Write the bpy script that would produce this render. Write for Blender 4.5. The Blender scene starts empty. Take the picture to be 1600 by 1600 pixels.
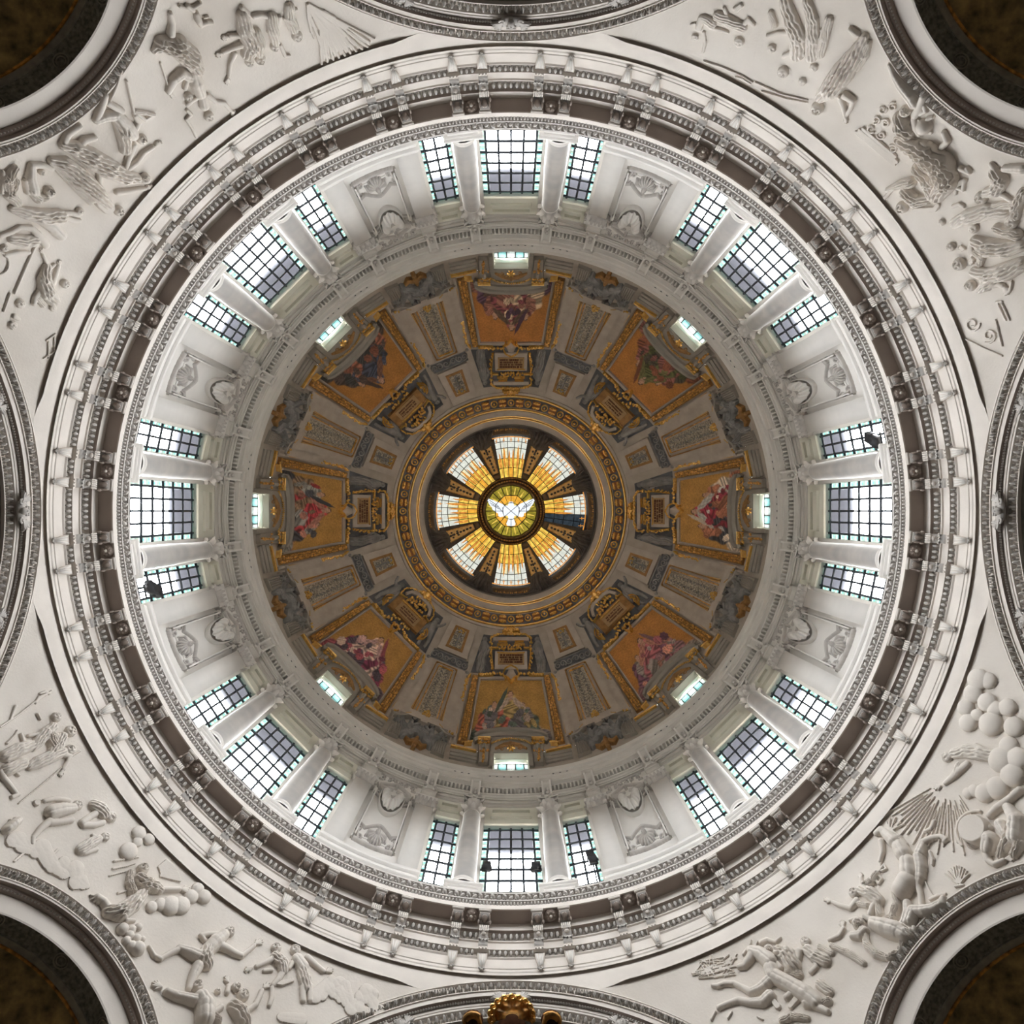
import bpy, math, random
import numpy as np
from math import sin, cos, pi, radians, sqrt, atan2, hypot

# ------------------------------------------------------------------ camera, world, exposure
FPX = 1200.0            # focal length in pixels of the 1600 px frame
CX = CY = 798.5         # optical axis in the frame
H0 = 1.6                # eye height: all Z values below are heights above the eye
scene = bpy.context.scene
COL = scene.collection
cam_d = bpy.data.cameras.new('camera'); cam = bpy.data.objects.new('camera', cam_d); COL.objects.link(cam)
cam_d.sensor_width = 36.0; cam_d.lens = 36.0 * FPX / 1600.0
cam_d.shift_x = (800 - CX) / 1600.0; cam_d.shift_y = -(800 - CY) / 1600.0
cam_d.clip_end = 400
cam.location = (0, 0, H0); cam.rotation_euler = (pi, 0, 0)     # straight up; image x = +X, image y (down) = +Y
scene.camera = cam

SKY = 34.0
world = bpy.data.worlds.new('overcast_sky'); scene.world = world; world.use_nodes = True
wn = world.node_tree.nodes; wl = world.node_tree.links
wn.clear()
w_out = wn.new('ShaderNodeOutputWorld'); w_bg = wn.new('ShaderNodeBackground'); w_tc = wn.new('ShaderNodeTexCoord')
w_sep = wn.new('ShaderNodeSeparateXYZ'); w_rmp = wn.new('ShaderNodeValToRGB'); w_map = wn.new('ShaderNodeMapRange')
wl.new(w_tc.outputs['Generated'], w_sep.inputs[0]); wl.new(w_sep.outputs['Z'], w_map.inputs['Value'])
w_map.inputs['From Min'].default_value = -1; w_map.inputs['From Max'].default_value = 1
wl.new(w_map.outputs['Result'], w_rmp.inputs['Fac'])
cr = w_rmp.color_ramp; cr.elements[0].position = 0.485; cr.elements[0].color = (0.125, 0.12, 0.112, 1)
cr.elements[1].position = 0.515; cr.elements[1].color = (0.84, 0.84, 0.85, 1)
e = cr.elements.new(0.8); e.color = (1.0, 0.99, 0.97, 1)
wl.new(w_rmp.outputs['Color'], w_bg.inputs['Color']); w_bg.inputs['Strength'].default_value = SKY
wl.new(w_bg.outputs[0], w_out.inputs['Surface'])

scene.view_settings.view_transform = 'Standard'; scene.view_settings.look = 'None'
scene.view_settings.gamma = 1.0; scene.view_settings.use_curve_mapping = False
scene.view_settings.exposure = 0.5

# drum window layout (used by the daylight portals and the windows themselves)
RG = 16.30              # glass plane
W_TOP, W_SILL = 39.40, 30.56
MAIN_HALF, SIDE_HALF = 1.42, 0.69
SIDE_ANG = 11.75
for k in range(8):
    for off, half in ((0, MAIN_HALF), (SIDE_ANG, SIDE_HALF), (-SIDE_ANG, SIDE_HALF)):
        a = radians(45 * k + off)
        ld = bpy.data.lights.new('daylight_portal', 'AREA'); ld.shape = 'RECTANGLE'
        ld.size = 2 * half + 0.1; ld.size_y = W_TOP - W_SILL + 0.1; ld.cycles.is_portal = True
        lo = bpy.data.objects.new('daylight_portal', ld); COL.objects.link(lo)
        R = RG + 0.06
        lo.location = (R * sin(a), -R * cos(a), H0 + (W_TOP + W_SILL) / 2)
        lo.rotation_euler = (radians(90), 0, a)      # faces the middle of the drum

# ------------------------------------------------------------------ materials
def nt(name):
    m = bpy.data.materials.new(name); m.use_nodes = True
    return m, m.node_tree.nodes, m.node_tree.links

def stone(name, col, rough=0.85, var=0.10, scale=1.3, bump=0.0, bscale=30, metallic=0.0, tint=None):
    m, n, l = nt(name)
    b = n['Principled BSDF']; b.inputs['Roughness'].default_value = rough; b.inputs['Metallic'].default_value = metallic
    tc = n.new('ShaderNodeTexCoord'); no = n.new('ShaderNodeTexNoise'); no.inputs['Scale'].default_value = scale
    no.inputs['Detail'].default_value = 6
    l.new(tc.outputs['Object'], no.inputs['Vector'])
    r = n.new('ShaderNodeValToRGB'); l.new(no.outputs['Fac'], r.inputs['Fac'])
    lo = [c * (1 - var) for c in col]; hi = [min(1, c * (1 + var)) for c in (tint or col)]
    r.color_ramp.elements[0].position = 0.3; r.color_ramp.elements[0].color = (*lo, 1)
    r.color_ramp.elements[1].position = 0.7; r.color_ramp.elements[1].color = (*hi, 1)
    l.new(r.outputs['Color'], b.inputs['Base Color'])
    if bump:
        n2 = n.new('ShaderNodeTexNoise'); n2.inputs['Scale'].default_value = bscale; n2.inputs['Detail'].default_value = 4
        l.new(tc.outputs['Object'], n2.inputs['Vector'])
        bp = n.new('ShaderNodeBump'); bp.inputs['Strength'].default_value = bump; bp.inputs['Distance'].default_value = 0.03
        l.new(n2.outputs['Fac'], bp.inputs['Height']); l.new(bp.outputs['Normal'], b.inputs['Normal'])
    return m

def emit(name, col, s=1.0, var=0.0, scale=3.0):
    m, n, l = nt(name); n.remove(n['Principled BSDF'])
    e = n.new('ShaderNodeEmission'); e.inputs['Color'].default_value = (*col, 1); e.inputs['Strength'].default_value = s
    if var:
        tc = n.new('ShaderNodeTexCoord'); no = n.new('ShaderNodeTexNoise'); no.inputs['Scale'].default_value = scale
        l.new(tc.outputs['Object'], no.inputs['Vector'])
        r = n.new('ShaderNodeValToRGB'); l.new(no.outputs['Fac'], r.inputs['Fac'])
        r.color_ramp.elements[0].position = 0.35; r.color_ramp.elements[0].color = (*[c * (1 - var) for c in col], 1)
        r.color_ramp.elements[1].position = 0.65; r.color_ramp.elements[1].color = (*[c * (1 + var) for c in col], 1)
        l.new(r.outputs['Color'], e.inputs['Color'])
    l.new(e.outputs[0], n['Material Output'].inputs['Surface'])
    return m

M = {}
M['pend'] = stone('plaster_relief', (0.70, 0.63, 0.555), 0.85, 0.08, 0.45, 0.25, 12, tint=(0.73, 0.67, 0.605))
M['white'] = stone('drum_stucco', (0.69, 0.655, 0.61), 0.8, 0.05, 0.8, 0.06, 20)
M['band'] = stone('cornice_stone', (0.66, 0.60, 0.54), 0.8, 0.07, 0.9, 0.1, 18)
M['soffit'] = stone('shade_tinted_soffit_stone', (0.40, 0.33, 0.285), 0.85, 0.10, 1.0)  # cornice stone darkened in colour to add shade to undersides and arch bands
M['carved'] = stone('carved_grey_stone', (0.50, 0.465, 0.43), 0.8, 0.12, 2.5)
M['column'] = stone('grey_marble', (0.40, 0.385, 0.37), 0.35, 0.12, 0.9, tint=(0.44, 0.41, 0.375))
M['upper'] = stone('upper_cornice_stone', (0.60, 0.565, 0.515), 0.85, 0.07, 1.0, 0.08, 18)
M['cream'] = stone('cream_panel', (0.72, 0.70, 0.60), 0.7, 0.03)
M['dome'] = stone('dome_stucco', (0.345, 0.290, 0.235), 0.9, 0.10, 1.6, 0.1, 25)
M['rib'] = stone('dome_rib_stucco', (0.375, 0.315, 0.26), 0.9, 0.10, 1.6)
M['attic'] = stone('attic_stone', (0.275, 0.24, 0.20), 0.9, 0.10, 1.2)
M['slate'] = stone('slate_blue_stucco', (0.085, 0.085, 0.088), 0.85, 0.25, 2.0)
M['slatefig'] = stone('slate_relief', (0.20, 0.185, 0.17), 0.8, 0.25, 2.0)
M['pattern'] = stone('patterned_panel', (0.24, 0.195, 0.14), 0.85, 0.65, 9.0, tint=(0.28, 0.235, 0.175))
M['gold'] = stone('bright_gilding', (1.0, 0.52, 0.15), 0.25, 0.25, 5.0, metallic=0.5)
M['lanterngold'] = stone('lantern_gilding', (0.80, 0.52, 0.20), 0.5, 0.2, 3.0, metallic=0.2)
M['golddull'] = stone('dull_gilding', (0.52, 0.26, 0.062), 0.42, 0.6, 5.0, metallic=0.35)
M['goldbrown'] = stone('gold_brown_panel', (0.27, 0.135, 0.042), 0.6, 0.25, 3.0, metallic=0.2)
M['rust'] = stone('rust_paint', (0.21, 0.085, 0.03), 0.8, 0.2, 3.0)
M['bronze'] = stone('dark_bronze', (0.060, 0.052, 0.050), 0.6, 0.3, 2.0)
M['bronzeb'] = stone('brown_bronze', (0.13, 0.078, 0.042), 0.6, 0.4, 3.0)
M['iron'] = stone('dark_iron_bar', (0.020, 0.026, 0.036), 0.6, 0.1, 2.0)
M['black'] = stone('black_metal', (0.008, 0.008, 0.01), 0.6, 0.2, 2.0)
M['floor'] = stone('church_floor_marble', (0.085, 0.075, 0.068), 0.5, 0.2, 0.4)
M['nave'] = stone('nave_wall_stone', (0.22, 0.19, 0.16), 0.9, 0.1, 0.4)
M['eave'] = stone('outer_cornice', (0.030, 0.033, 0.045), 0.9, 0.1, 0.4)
M['apse'] = stone('apse_dark_paint', (0.23, 0.22, 0.185), 0.8, 0.5, 9.0)
M['apse2'] = stone('apse_ornament_paint', (0.36, 0.335, 0.28), 0.8, 0.3, 3.0)
M['apsegold'] = stone('apse_gold_mosaic', (0.34, 0.245, 0.10), 0.7, 0.7, 2.5, metallic=0.0)
M['letter'] = stone('dark_red_lettering', (0.09, 0.022, 0.012), 0.8, 0.1)
M['goldtext'] = stone('inscription_ground', (0.33, 0.20, 0.085), 0.7, 0.12, 4)
M['brownwood'] = stone('brown_carved_wood', (0.05, 0.022, 0.012), 1.0, 0.3, 3.0)
M['brownwood'].node_tree.nodes['Principled BSDF'].inputs['Specular IOR Level'].default_value = 0.05
M['g_white'] = emit('opal_white_glass', (0.72, 0.74, 0.66), 0.76, 0.12)
M['g_pale'] = emit('pale_straw_glass', (0.80, 0.74, 0.48), 0.76, 0.15)
M['g_yellow'] = emit('golden_yellow_glass', (0.86, 0.58, 0.10), 0.76, 0.25)
M['g_amber'] = emit('amber_glass', (0.62, 0.25, 0.045), 0.76, 0.25)
M['g_olive'] = emit('olive_glass', (0.30, 0.24, 0.03), 0.76, 0.35, 4)
M['g_orange'] = emit('orange_glass', (0.85, 0.42, 0.05), 0.76, 0.15)
M['g_dark'] = emit('dark_slate_glass', (0.030, 0.040, 0.050), 0.76, 0.3)  # dark blue slate panes of the right petal
M['g_dove'] = emit('white_dove_glass', (0.86, 0.92, 1.0), 0.798, 0.05)

def clear_glass():
    m, n, l = nt('clear_window_glass'); n.remove(n['Principled BSDF'])
    t = n.new('ShaderNodeBsdfTransparent'); t.inputs['Color'].default_value = (0.93, 0.95, 0.97, 1)
    l.new(t.outputs[0], n['Material Output'].inputs['Surface'])
    return m
M['glass'] = clear_glass()

def border_glass():
    m, n, l = nt('teal_border_glass'); n.remove(n['Principled BSDF'])
    tc = n.new('ShaderNodeTexCoord'); mp = n.new('ShaderNodeMapping'); mp.inputs['Location'].default_value = (-0.5, -0.5, -0.5)
    l.new(tc.outputs['Generated'], mp.inputs['Vector'])
    sp = n.new('ShaderNodeSeparateXYZ'); l.new(mp.outputs['Vector'], sp.inputs[0])
    cb = n.new('ShaderNodeCombineXYZ'); l.new(sp.outputs['X'], cb.inputs['X']); l.new(sp.outputs['Z'], cb.inputs['Y'])
    ln = n.new('ShaderNodeVectorMath'); ln.operation = 'LENGTH'; l.new(cb.outputs[0], ln.inputs[0])
    no = n.new('ShaderNodeTexNoise'); no.inputs['Scale'].default_value = 6; l.new(tc.outputs['Object'], no.inputs['Vector'])
    ad = n.new('ShaderNodeMath'); ad.operation = 'MULTIPLY_ADD'; ad.inputs[1].default_value = 0.25
    l.new(no.outputs['Fac'], ad.inputs[0]); l.new(ln.outputs['Value'], ad.inputs[2])
    r = n.new('ShaderNodeValToRGB'); l.new(ad.outputs[0], r.inputs['Fac'])
    e = r.color_ramp.elements; e[0].position = 0.30; e[0].color = (0.13, 0.255, 0.26, 1); e[1].position = 0.62; e[1].color = (0.26, 0.29, 0.285, 1)
    x = e.new(0.40); x.color = (0.27, 0.25, 0.20, 1); x = e.new(0.50); x.color = (0.21, 0.28, 0.27, 1)
    t = n.new('ShaderNodeBsdfTranslucent'); l.new(r.outputs['Color'], t.inputs['Color'])
    l.new(t.outputs[0], n['Material Output'].inputs['Surface'])
    return m
M['tealglass'] = border_glass()
def trans(name, col):
    m, n, l = nt(name); n.remove(n['Principled BSDF'])
    t = n.new('ShaderNodeBsdfTranslucent'); t.inputs['Color'].default_value = (*col, 1)
    l.new(t.outputs[0], n['Material Output'].inputs['Surface'])
    return m
M['topglass'] = trans('green_border_glass', (0.14, 0.19, 0.18))
M['atticglass'] = trans('attic_teal_glass', (0.18, 0.27, 0.265))
M['atticwhite'] = trans('attic_white_glass', (0.27, 0.29, 0.28))

def mosaic_mat():
    m, n, l = nt('glass_mosaic'); b = n['Principled BSDF']; b.inputs['Roughness'].default_value = 0.6
    at = n.new('ShaderNodeAttribute'); at.attribute_name = 'Col'
    vo = n.new('ShaderNodeTexVoronoi'); vo.inputs['Scale'].default_value = 14
    tc = n.new('ShaderNodeTexCoord'); l.new(tc.outputs['Object'], vo.inputs['Vector'])
    hs = n.new('ShaderNodeMix'); hs.data_type = 'RGBA'; hs.blend_type = 'MULTIPLY'; hs.inputs[0].default_value = 0.45
    bw = n.new('ShaderNodeSeparateColor'); l.new(vo.outputs['Color'], bw.inputs[0])
    mr = n.new('ShaderNodeMapRange'); mr.inputs['To Min'].default_value = 0.7; mr.inputs['To Max'].default_value = 1.6
    l.new(bw.outputs[0], mr.inputs['Value'])
    l.new(at.outputs['Color'], hs.inputs[6]); l.new(mr.outputs['Result'], hs.inputs[7])
    l.new(hs.outputs[2], b.inputs['Base Color'])
    return m
M['mosaic'] = mosaic_mat()

# ------------------------------------------------------------------ mesh helpers
def arr(x): return np.asarray(x, dtype=np.float64)

class MB:
    """collects vertices, quads and triangles, then makes one mesh"""
    def __init__(s): s.V = []; s.Q = []; s.T = []; s.n = 0
    def add(s, V, Q=None, T=None):
        V = arr(V).reshape(-1, 3); s.V.append(V)
        if Q is not None and len(Q): s.Q.append(np.asarray(Q, dtype=np.int64).reshape(-1, 4) + s.n)
        if T is not None and len(T): s.T.append(np.asarray(T, dtype=np.int64).reshape(-1, 3) + s.n)
        s.n += len(V); return s
    def g(s, t): return s.add(*t)
    def mesh(s, name, mat, origin=(0, 0, 0), smooth=True, angle=40, xf=None):
        V = np.concatenate(s.V) if s.V else np.zeros((0, 3))
        if xf is not None: V = xf(V)
        V = V - arr(origin)
        Q = np.concatenate(s.Q) if s.Q else np.zeros((0, 4), int)
        T = np.concatenate(s.T) if s.T else np.zeros((0, 3), int)
        me = bpy.data.meshes.new(name)
        me.vertices.add(len(V)); me.vertices.foreach_set('co', V.astype(np.float32).ravel())
        nl = Q.size + T.size
        me.loops.add(nl); me.loops.foreach_set('vertex_index', np.concatenate([Q.ravel(), T.ravel()]).astype(np.int32))
        npoly = len(Q) + len(T); me.polygons.add(npoly)
        st = np.concatenate([np.arange(len(Q)) * 4, len(Q) * 4 + np.arange(len(T)) * 3]).astype(np.int32)
        me.polygons.foreach_set('loop_start', st)
        me.update(calc_edges=True); me.validate()
        if smooth:
            me.polygons.foreach_set('use_smooth', np.ones(len(me.polygons), dtype=bool))
            try: me.set_sharp_from_angle(angle=radians(angle))
            except Exception: pass
        me.materials.append(M[mat] if isinstance(mat, str) else mat)
        return me

def grid(P, cu=False, cv=False):
    P = arr(P); nu, nv = P.shape[:2]
    i = np.arange(nu if cu else nu - 1); j = np.arange(nv if cv else nv - 1)
    I, J = np.meshgrid(i, j, indexing='ij'); I2 = (I + 1) % nu; J2 = (J + 1) % nv
    Q = np.stack([I * nv + J, I2 * nv + J, I2 * nv + J2, I * nv + J2], -1).reshape(-1, 4)
    return P.reshape(-1, 3), Q, None

HEXQ = [[0, 3, 2, 1], [4, 5, 6, 7], [0, 1, 5, 4], [1, 2, 6, 5], [2, 3, 7, 6], [3, 0, 4, 7]]
def hexa(V8): return arr(V8), HEXQ, None
def box(x0, x1, y0, y1, z0, z1):
    return hexa([(x0, y0, z0), (x1, y0, z0), (x1, y1, z0), (x0, y1, z0), (x0, y0, z1), (x1, y0, z1), (x1, y1, z1), (x0, y1, z1)])
def bbox(t0, t1, R0, R1, Z0, Z1): return box(t0, t1, -R1, -R0, Z0, Z1)          # bay box: tangential, radial, height
def pol(th, R, Z): return (R * sin(th), -R * cos(th), Z)
def lathe(prof, th0=0, th1=360, n=256, closed=None):
    prof = arr(prof); full = abs(th1 - th0 - 360) < 1e-6 if closed is None else closed
    th = np.radians(np.linspace(th0, th1, n, endpoint=not full))
    R = prof[:, 0][None]; Z = np.broadcast_to(prof[:, 1][None], (len(th), len(prof)))
    P = np.stack([R * np.sin(th)[:, None], -R * np.cos(th)[:, None], Z], -1)
    return grid(P, cu=full)
def cbox(R0, R1, th0, th1, Z0, Z1, n=6):
    th = np.radians(np.linspace(th0, th1, n)); rect = [(R0, Z0), (R1, Z0), (R1, Z1), (R0, Z1)]
    P = np.stack([np.stack([R * np.sin(th), -R * np.cos(th), np.full(n, Z)], -1) for R, Z in rect], 1)
    V, Q, _ = grid(P, cv=True)
    caps = [[0, 1, 2, 3], [(n - 1) * 4 + 3, (n - 1) * 4 + 2, (n - 1) * 4 + 1, (n - 1) * 4]]
    return V, np.concatenate([Q, caps]), None
def turned(prof, c=(0, 0, 0), n=20, cap=True):
    """small lathe round its own vertical axis at c; prof of (radius, z)"""
    prof = arr(prof); th = np.linspace(0, 2 * pi, n, endpoint=False)
    P = np.stack([prof[:, 0][None] * np.cos(th)[:, None] + c[0], prof[:, 0][None] * np.sin(th)[:, None] + c[1], np.broadcast_to(prof[:, 1][None] + c[2], (n, len(prof)))], -1)
    return grid(P, cu=True)
_ecache = {}
def ell(c, ax, ay, az, nu=8, nv=5):
    """ellipsoid with the three half-axis vectors"""
    if (nu, nv) not in _ecache:
        u = np.linspace(0, 2 * pi, nu, endpoint=False); v = np.linspace(-pi / 2, pi / 2, nv)
        P = np.stack([np.cos(v)[None] * np.cos(u)[:, None], np.cos(v)[None] * np.sin(u)[:, None], np.broadcast_to(np.sin(v)[None], (nu, nv))], -1)
        V, Q, _ = grid(P, cu=True); _ecache[(nu, nv)] = (V, Q)
    V, Q = _ecache[(nu, nv)]
    return arr(c) + V @ np.stack([arr(ax), arr(ay), arr(az)]), Q, None
def ball(c, r, nu=8, nv=5): return ell(c, (r, 0, 0), (0, r, 0), (0, 0, r), nu, nv)
def tube(path, rad, n=8):
    P = arr(path); m = len(P); rad = np.broadcast_to(arr(rad), (m,))
    T = np.gradient(P, axis=0); T /= np.linalg.norm(T, axis=1)[:, None] + 1e-9
    up = arr((0.31, 0.2, 0.93)); rows = []
    for i in range(m):
        a = np.cross(T[i], up); a /= np.linalg.norm(a) + 1e-9; b = np.cross(T[i], a)
        th = np.linspace(0, 2 * pi, n, endpoint=False)
        rows.append(P[i] + rad[i] * (np.cos(th)[:, None] * a + np.sin(th)[:, None] * b))
    V, Q, _ = grid(np.stack(rows), cv=True)
    k = len(V); V = np.vstack([V, P[0], P[-1]])
    Tt = [[k, (j + 1) % n, j] for j in range(n)] + [[k + 1, (m - 1) * n + j, (m - 1) * n + (j + 1) % n] for j in range(n)]
    return V, Q, Tt
def prism(poly, t0, t1):
    """polygon of (R,Z) extruded tangentially from t0 to t1 in bay coordinates"""
    n = len(poly); V = [(t0, -R, Z) for R, Z in poly] + [(t1, -R, Z) for R, Z in poly]
    Q = [[i, (i + 1) % n, n + (i + 1) % n, n + i] for i in range(n)]
    c0 = len(V); m = arr(poly).mean(0); V += [(t0, -m[0], m[1]), (t1, -m[0], m[1])]
    T = [[c0, (i + 1) % n, i] for i in range(n)] + [[c0 + 1, n + i, n + (i + 1) % n] for i in range(n)]
    return V, Q, T

# ------------------------------------------------------------------ objects
def rz(v, a): return (v[0] * cos(a) - v[1] * sin(a), v[0] * sin(a) + v[1] * cos(a), v[2])
def new(name, data, parent=None):
    o = bpy.data.objects.new(name, data); COL.objects.link(o)
    if parent is not None: o.parent = parent
    return o
def tag(o, label, cat=None, group=None, kind=None):
    if label: o['label'] = label
    if cat: o['category'] = cat
    if group: o['group'] = group
    if kind: o['kind'] = kind
    return o
def struct(name, me, label, cat): 
    o = new(name, me); o.location = (0, 0, H0); return tag(o, label, cat, kind='structure')
class Part:
    def __init__(s, name, me, subs=(), kind=None, label=None): s.name, s.me, s.subs, s.kind, s.label = name, me, list(subs), kind, label
def put(part, parent):
    o = new(part.name, part.me, parent)
    if part.kind: o['kind'] = part.kind
    if part.label: o['label'] = part.label
    for q in part.subs: put(q, o)
    return o
def place(parts, name, label, cat, org, ang, group=None, kind=None):
    """an Empty at the base of a thing (org in bay coordinates), turned to its bay, with copies of all parts"""
    r = new(name, None); a = radians(ang)
    r.empty_display_size = 0.2
    x = rz(org, a); r.location = (x[0], x[1], x[2] + H0); r.rotation_euler = (0, 0, a)
    tag(r, label, cat, group, kind)
    for p in parts: put(p, r)
    return r

BAY = ['top', 'upper right', 'right', 'lower right', 'bottom', 'lower left', 'left', 'upper left']
ORD = ['first', 'second', 'third', 'fourth', 'fifth', 'sixth', 'seventh', 'eighth', 'ninth', 'tenth', 'eleventh', 'twelfth', 'thirteenth', 'fourteenth', 'fifteenth',
       'sixteenth', 'seventeenth', 'eighteenth', 'nineteenth', 'twentieth', 'twenty-first', 'twenty-second', 'twenty-third', 'twenty-fourth', 'twenty-fifth', 'twenty-sixth',
       'twenty-seventh', 'twenty-eighth', 'twenty-ninth', 'thirtieth', 'thirty-first', 'thirty-second']
def between(k): return f'between the {BAY[k % 8]} and {BAY[(k + 1) % 8]} window groups'

# ------------------------------------------------------------------ surfaces: a direction (u right, v up, in pixels from the axis) meets the building
def _ray_sphere(u, v, zc, Rr):
    dx = u / FPX; dy = -v / FPX; a = dx * dx + dy * dy + 1
    s = (zc + np.sqrt(np.maximum(zc * zc - a * (zc * zc - Rr * Rr), 0))) / a
    return np.stack([s * dx, s * dy, s], -1)
PZ, PR = 18.0, 18.15          # pendentive sphere
DZ, DR = 45.0, 15.2           # dome sphere
RW = 16.05                    # drum wall
def pend_pt(x, y, h):
    P = _ray_sphere(arr(x) - CX, -(arr(y) - CY), PZ, PR); n = (arr((0, 0, PZ)) - P) / PR
    return P + n * arr(h)[..., None]
def dome_pt(u, v, h):
    P = _ray_sphere(arr(u), arr(v), DZ, DR); n = (arr((0, 0, DZ)) - P) / DR
    return P + n * arr(h)[..., None]
def cyl_pt(u, v, h):
    u = arr(u); v = arr(v); R = RW - arr(h); d = np.sqrt(u * u + v * v)
    Z = RW * FPX / d
    return np.stack([R * u / d, -R * v / d, Z], -1)
def lant_z(r): return 61.5 + (118 - r) / 65 * 3.5
def lant_pt(u, v, h):
    u = arr(u); v = arr(v); Z = lant_z(np.sqrt(u * u + v * v)) - arr(h)
    return np.stack([u * Z / FPX, -v * Z / FPX, Z], -1)

def strip(surf, pts, w, h, base=-0.06, n=None, prof=None):
    """raised fillet along a polyline; w and h may vary; prof: list of (offset -.5...5, height 0..1)"""
    pts = arr(pts)
    if n:
        d = np.r_[0, np.cumsum(np.hypot(*np.diff(pts, axis=0).T))]; q = np.linspace(0, d[-1], n)
        w = np.interp(q, d, np.broadcast_to(arr(w), (len(pts),))); pts = np.stack([np.interp(q, d, pts[:, i]) for i in (0, 1)], -1)
    w = np.broadcast_to(arr(w), (len(pts),)); t = np.gradient(pts, axis=0); t /= np.hypot(t[:, 0], t[:, 1])[:, None] + 1e-9
    nrm = np.stack([-t[:, 1], t[:, 0]], -1)
    prof = prof or [(-.5, 0), (-.5, 1), (.5, 1), (.5, 0)]
    U = np.stack([pts[:, 0] + nrm[:, 0] * w * o for o, _ in prof], 1); W = np.stack([pts[:, 1] + nrm[:, 1] * w * o for o, _ in prof], 1)
    hh = np.broadcast_to(arr([base if k == 0 else base + (h - base) * k for _, k in prof])[None], U.shape)
    V, Q, _ = grid(surf(U, W, hh)); m = len(prof); L = len(pts)
    T = [[0, i, i + 1] for i in range(1, m - 1)] + [[(L - 1) * m, (L - 1) * m + i + 1, (L - 1) * m + i] for i in range(1, m - 1)]
    return V, Q, T
ROUND = [(-.5, 0), (-.45, .55), (-.25, .92), (0, 1), (.25, .92), (.45, .55), (.5, 0)]
def patch(surf, quad, h, base=-0.06, n=(8, 8), hf=None):
    """four uv corners (a,b,c,d) filled as a raised plate with sides"""
    a, b, c, d = [arr(q) for q in quad]; s = np.linspace(0, 1, n[0]); t = np.linspace(0, 1, n[1])
    S, Tt = np.meshgrid(s, t, indexing='ij'); S = S[..., None]; Tt = Tt[..., None]
    UV = a * (1 - S) * (1 - Tt) + b * S * (1 - Tt) + c * S * Tt + d * (1 - S) * Tt
    H = np.full(UV.shape[:2], float(h))
    if hf is not None: H = H + hf(UV[..., 0], UV[..., 1])
    top = surf(UV[..., 0], UV[..., 1], H); V, Q, _ = grid(top)
    nu, nv = n; rim = [i * nv for i in range(nu)] + [(nu - 1) * nv + j for j in range(1, nv)] + [i * nv + nv - 1 for i in range(nu - 2, -1, -1)] + [j for j in range(nv - 2, 0, -1)]
    ru = UV.reshape(-1, 2)[rim]; low = surf(ru[:, 0], ru[:, 1], np.full(len(rim), base)); k = len(V); m = len(rim)
    V = np.vstack([V, low]); Q = np.vstack([Q, [[rim[i], k + i, k + (i + 1) % m, rim[(i + 1) % m]] for i in range(m)]])
    return V, Q, None
def beads(mb, surf, pts, spacing, rpx, h, jitter=0.0, rng=None, long=1.0, nu=6, nv=4):
    pts = arr(pts); d = np.r_[0, np.cumsum(np.hypot(*np.diff(pts, axis=0).T))]
    for q in np.arange(spacing / 2, d[-1], spacing):
        u = np.interp(q, d, pts[:, 0]); v = np.interp(q, d, pts[:, 1])
        r = rpx
        if rng: u += rng.uniform(-jitter, jitter); v += rng.uniform(-jitter, jitter); r *= rng.uniform(.75, 1.3)
        c = surf(arr([u, u + 1, u]), arr([v, v, v + 1]), arr([h, h, h])); e1 = c[1] - c[0]; e2 = c[2] - c[0]
        nn = np.cross(e1, e2); nn /= np.linalg.norm(nn) + 1e-12
        mb.g(ell(c[0], e1 * r, e2 * r * long, nn * np.linalg.norm(e1) * r, nu, nv))
    return mb

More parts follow.
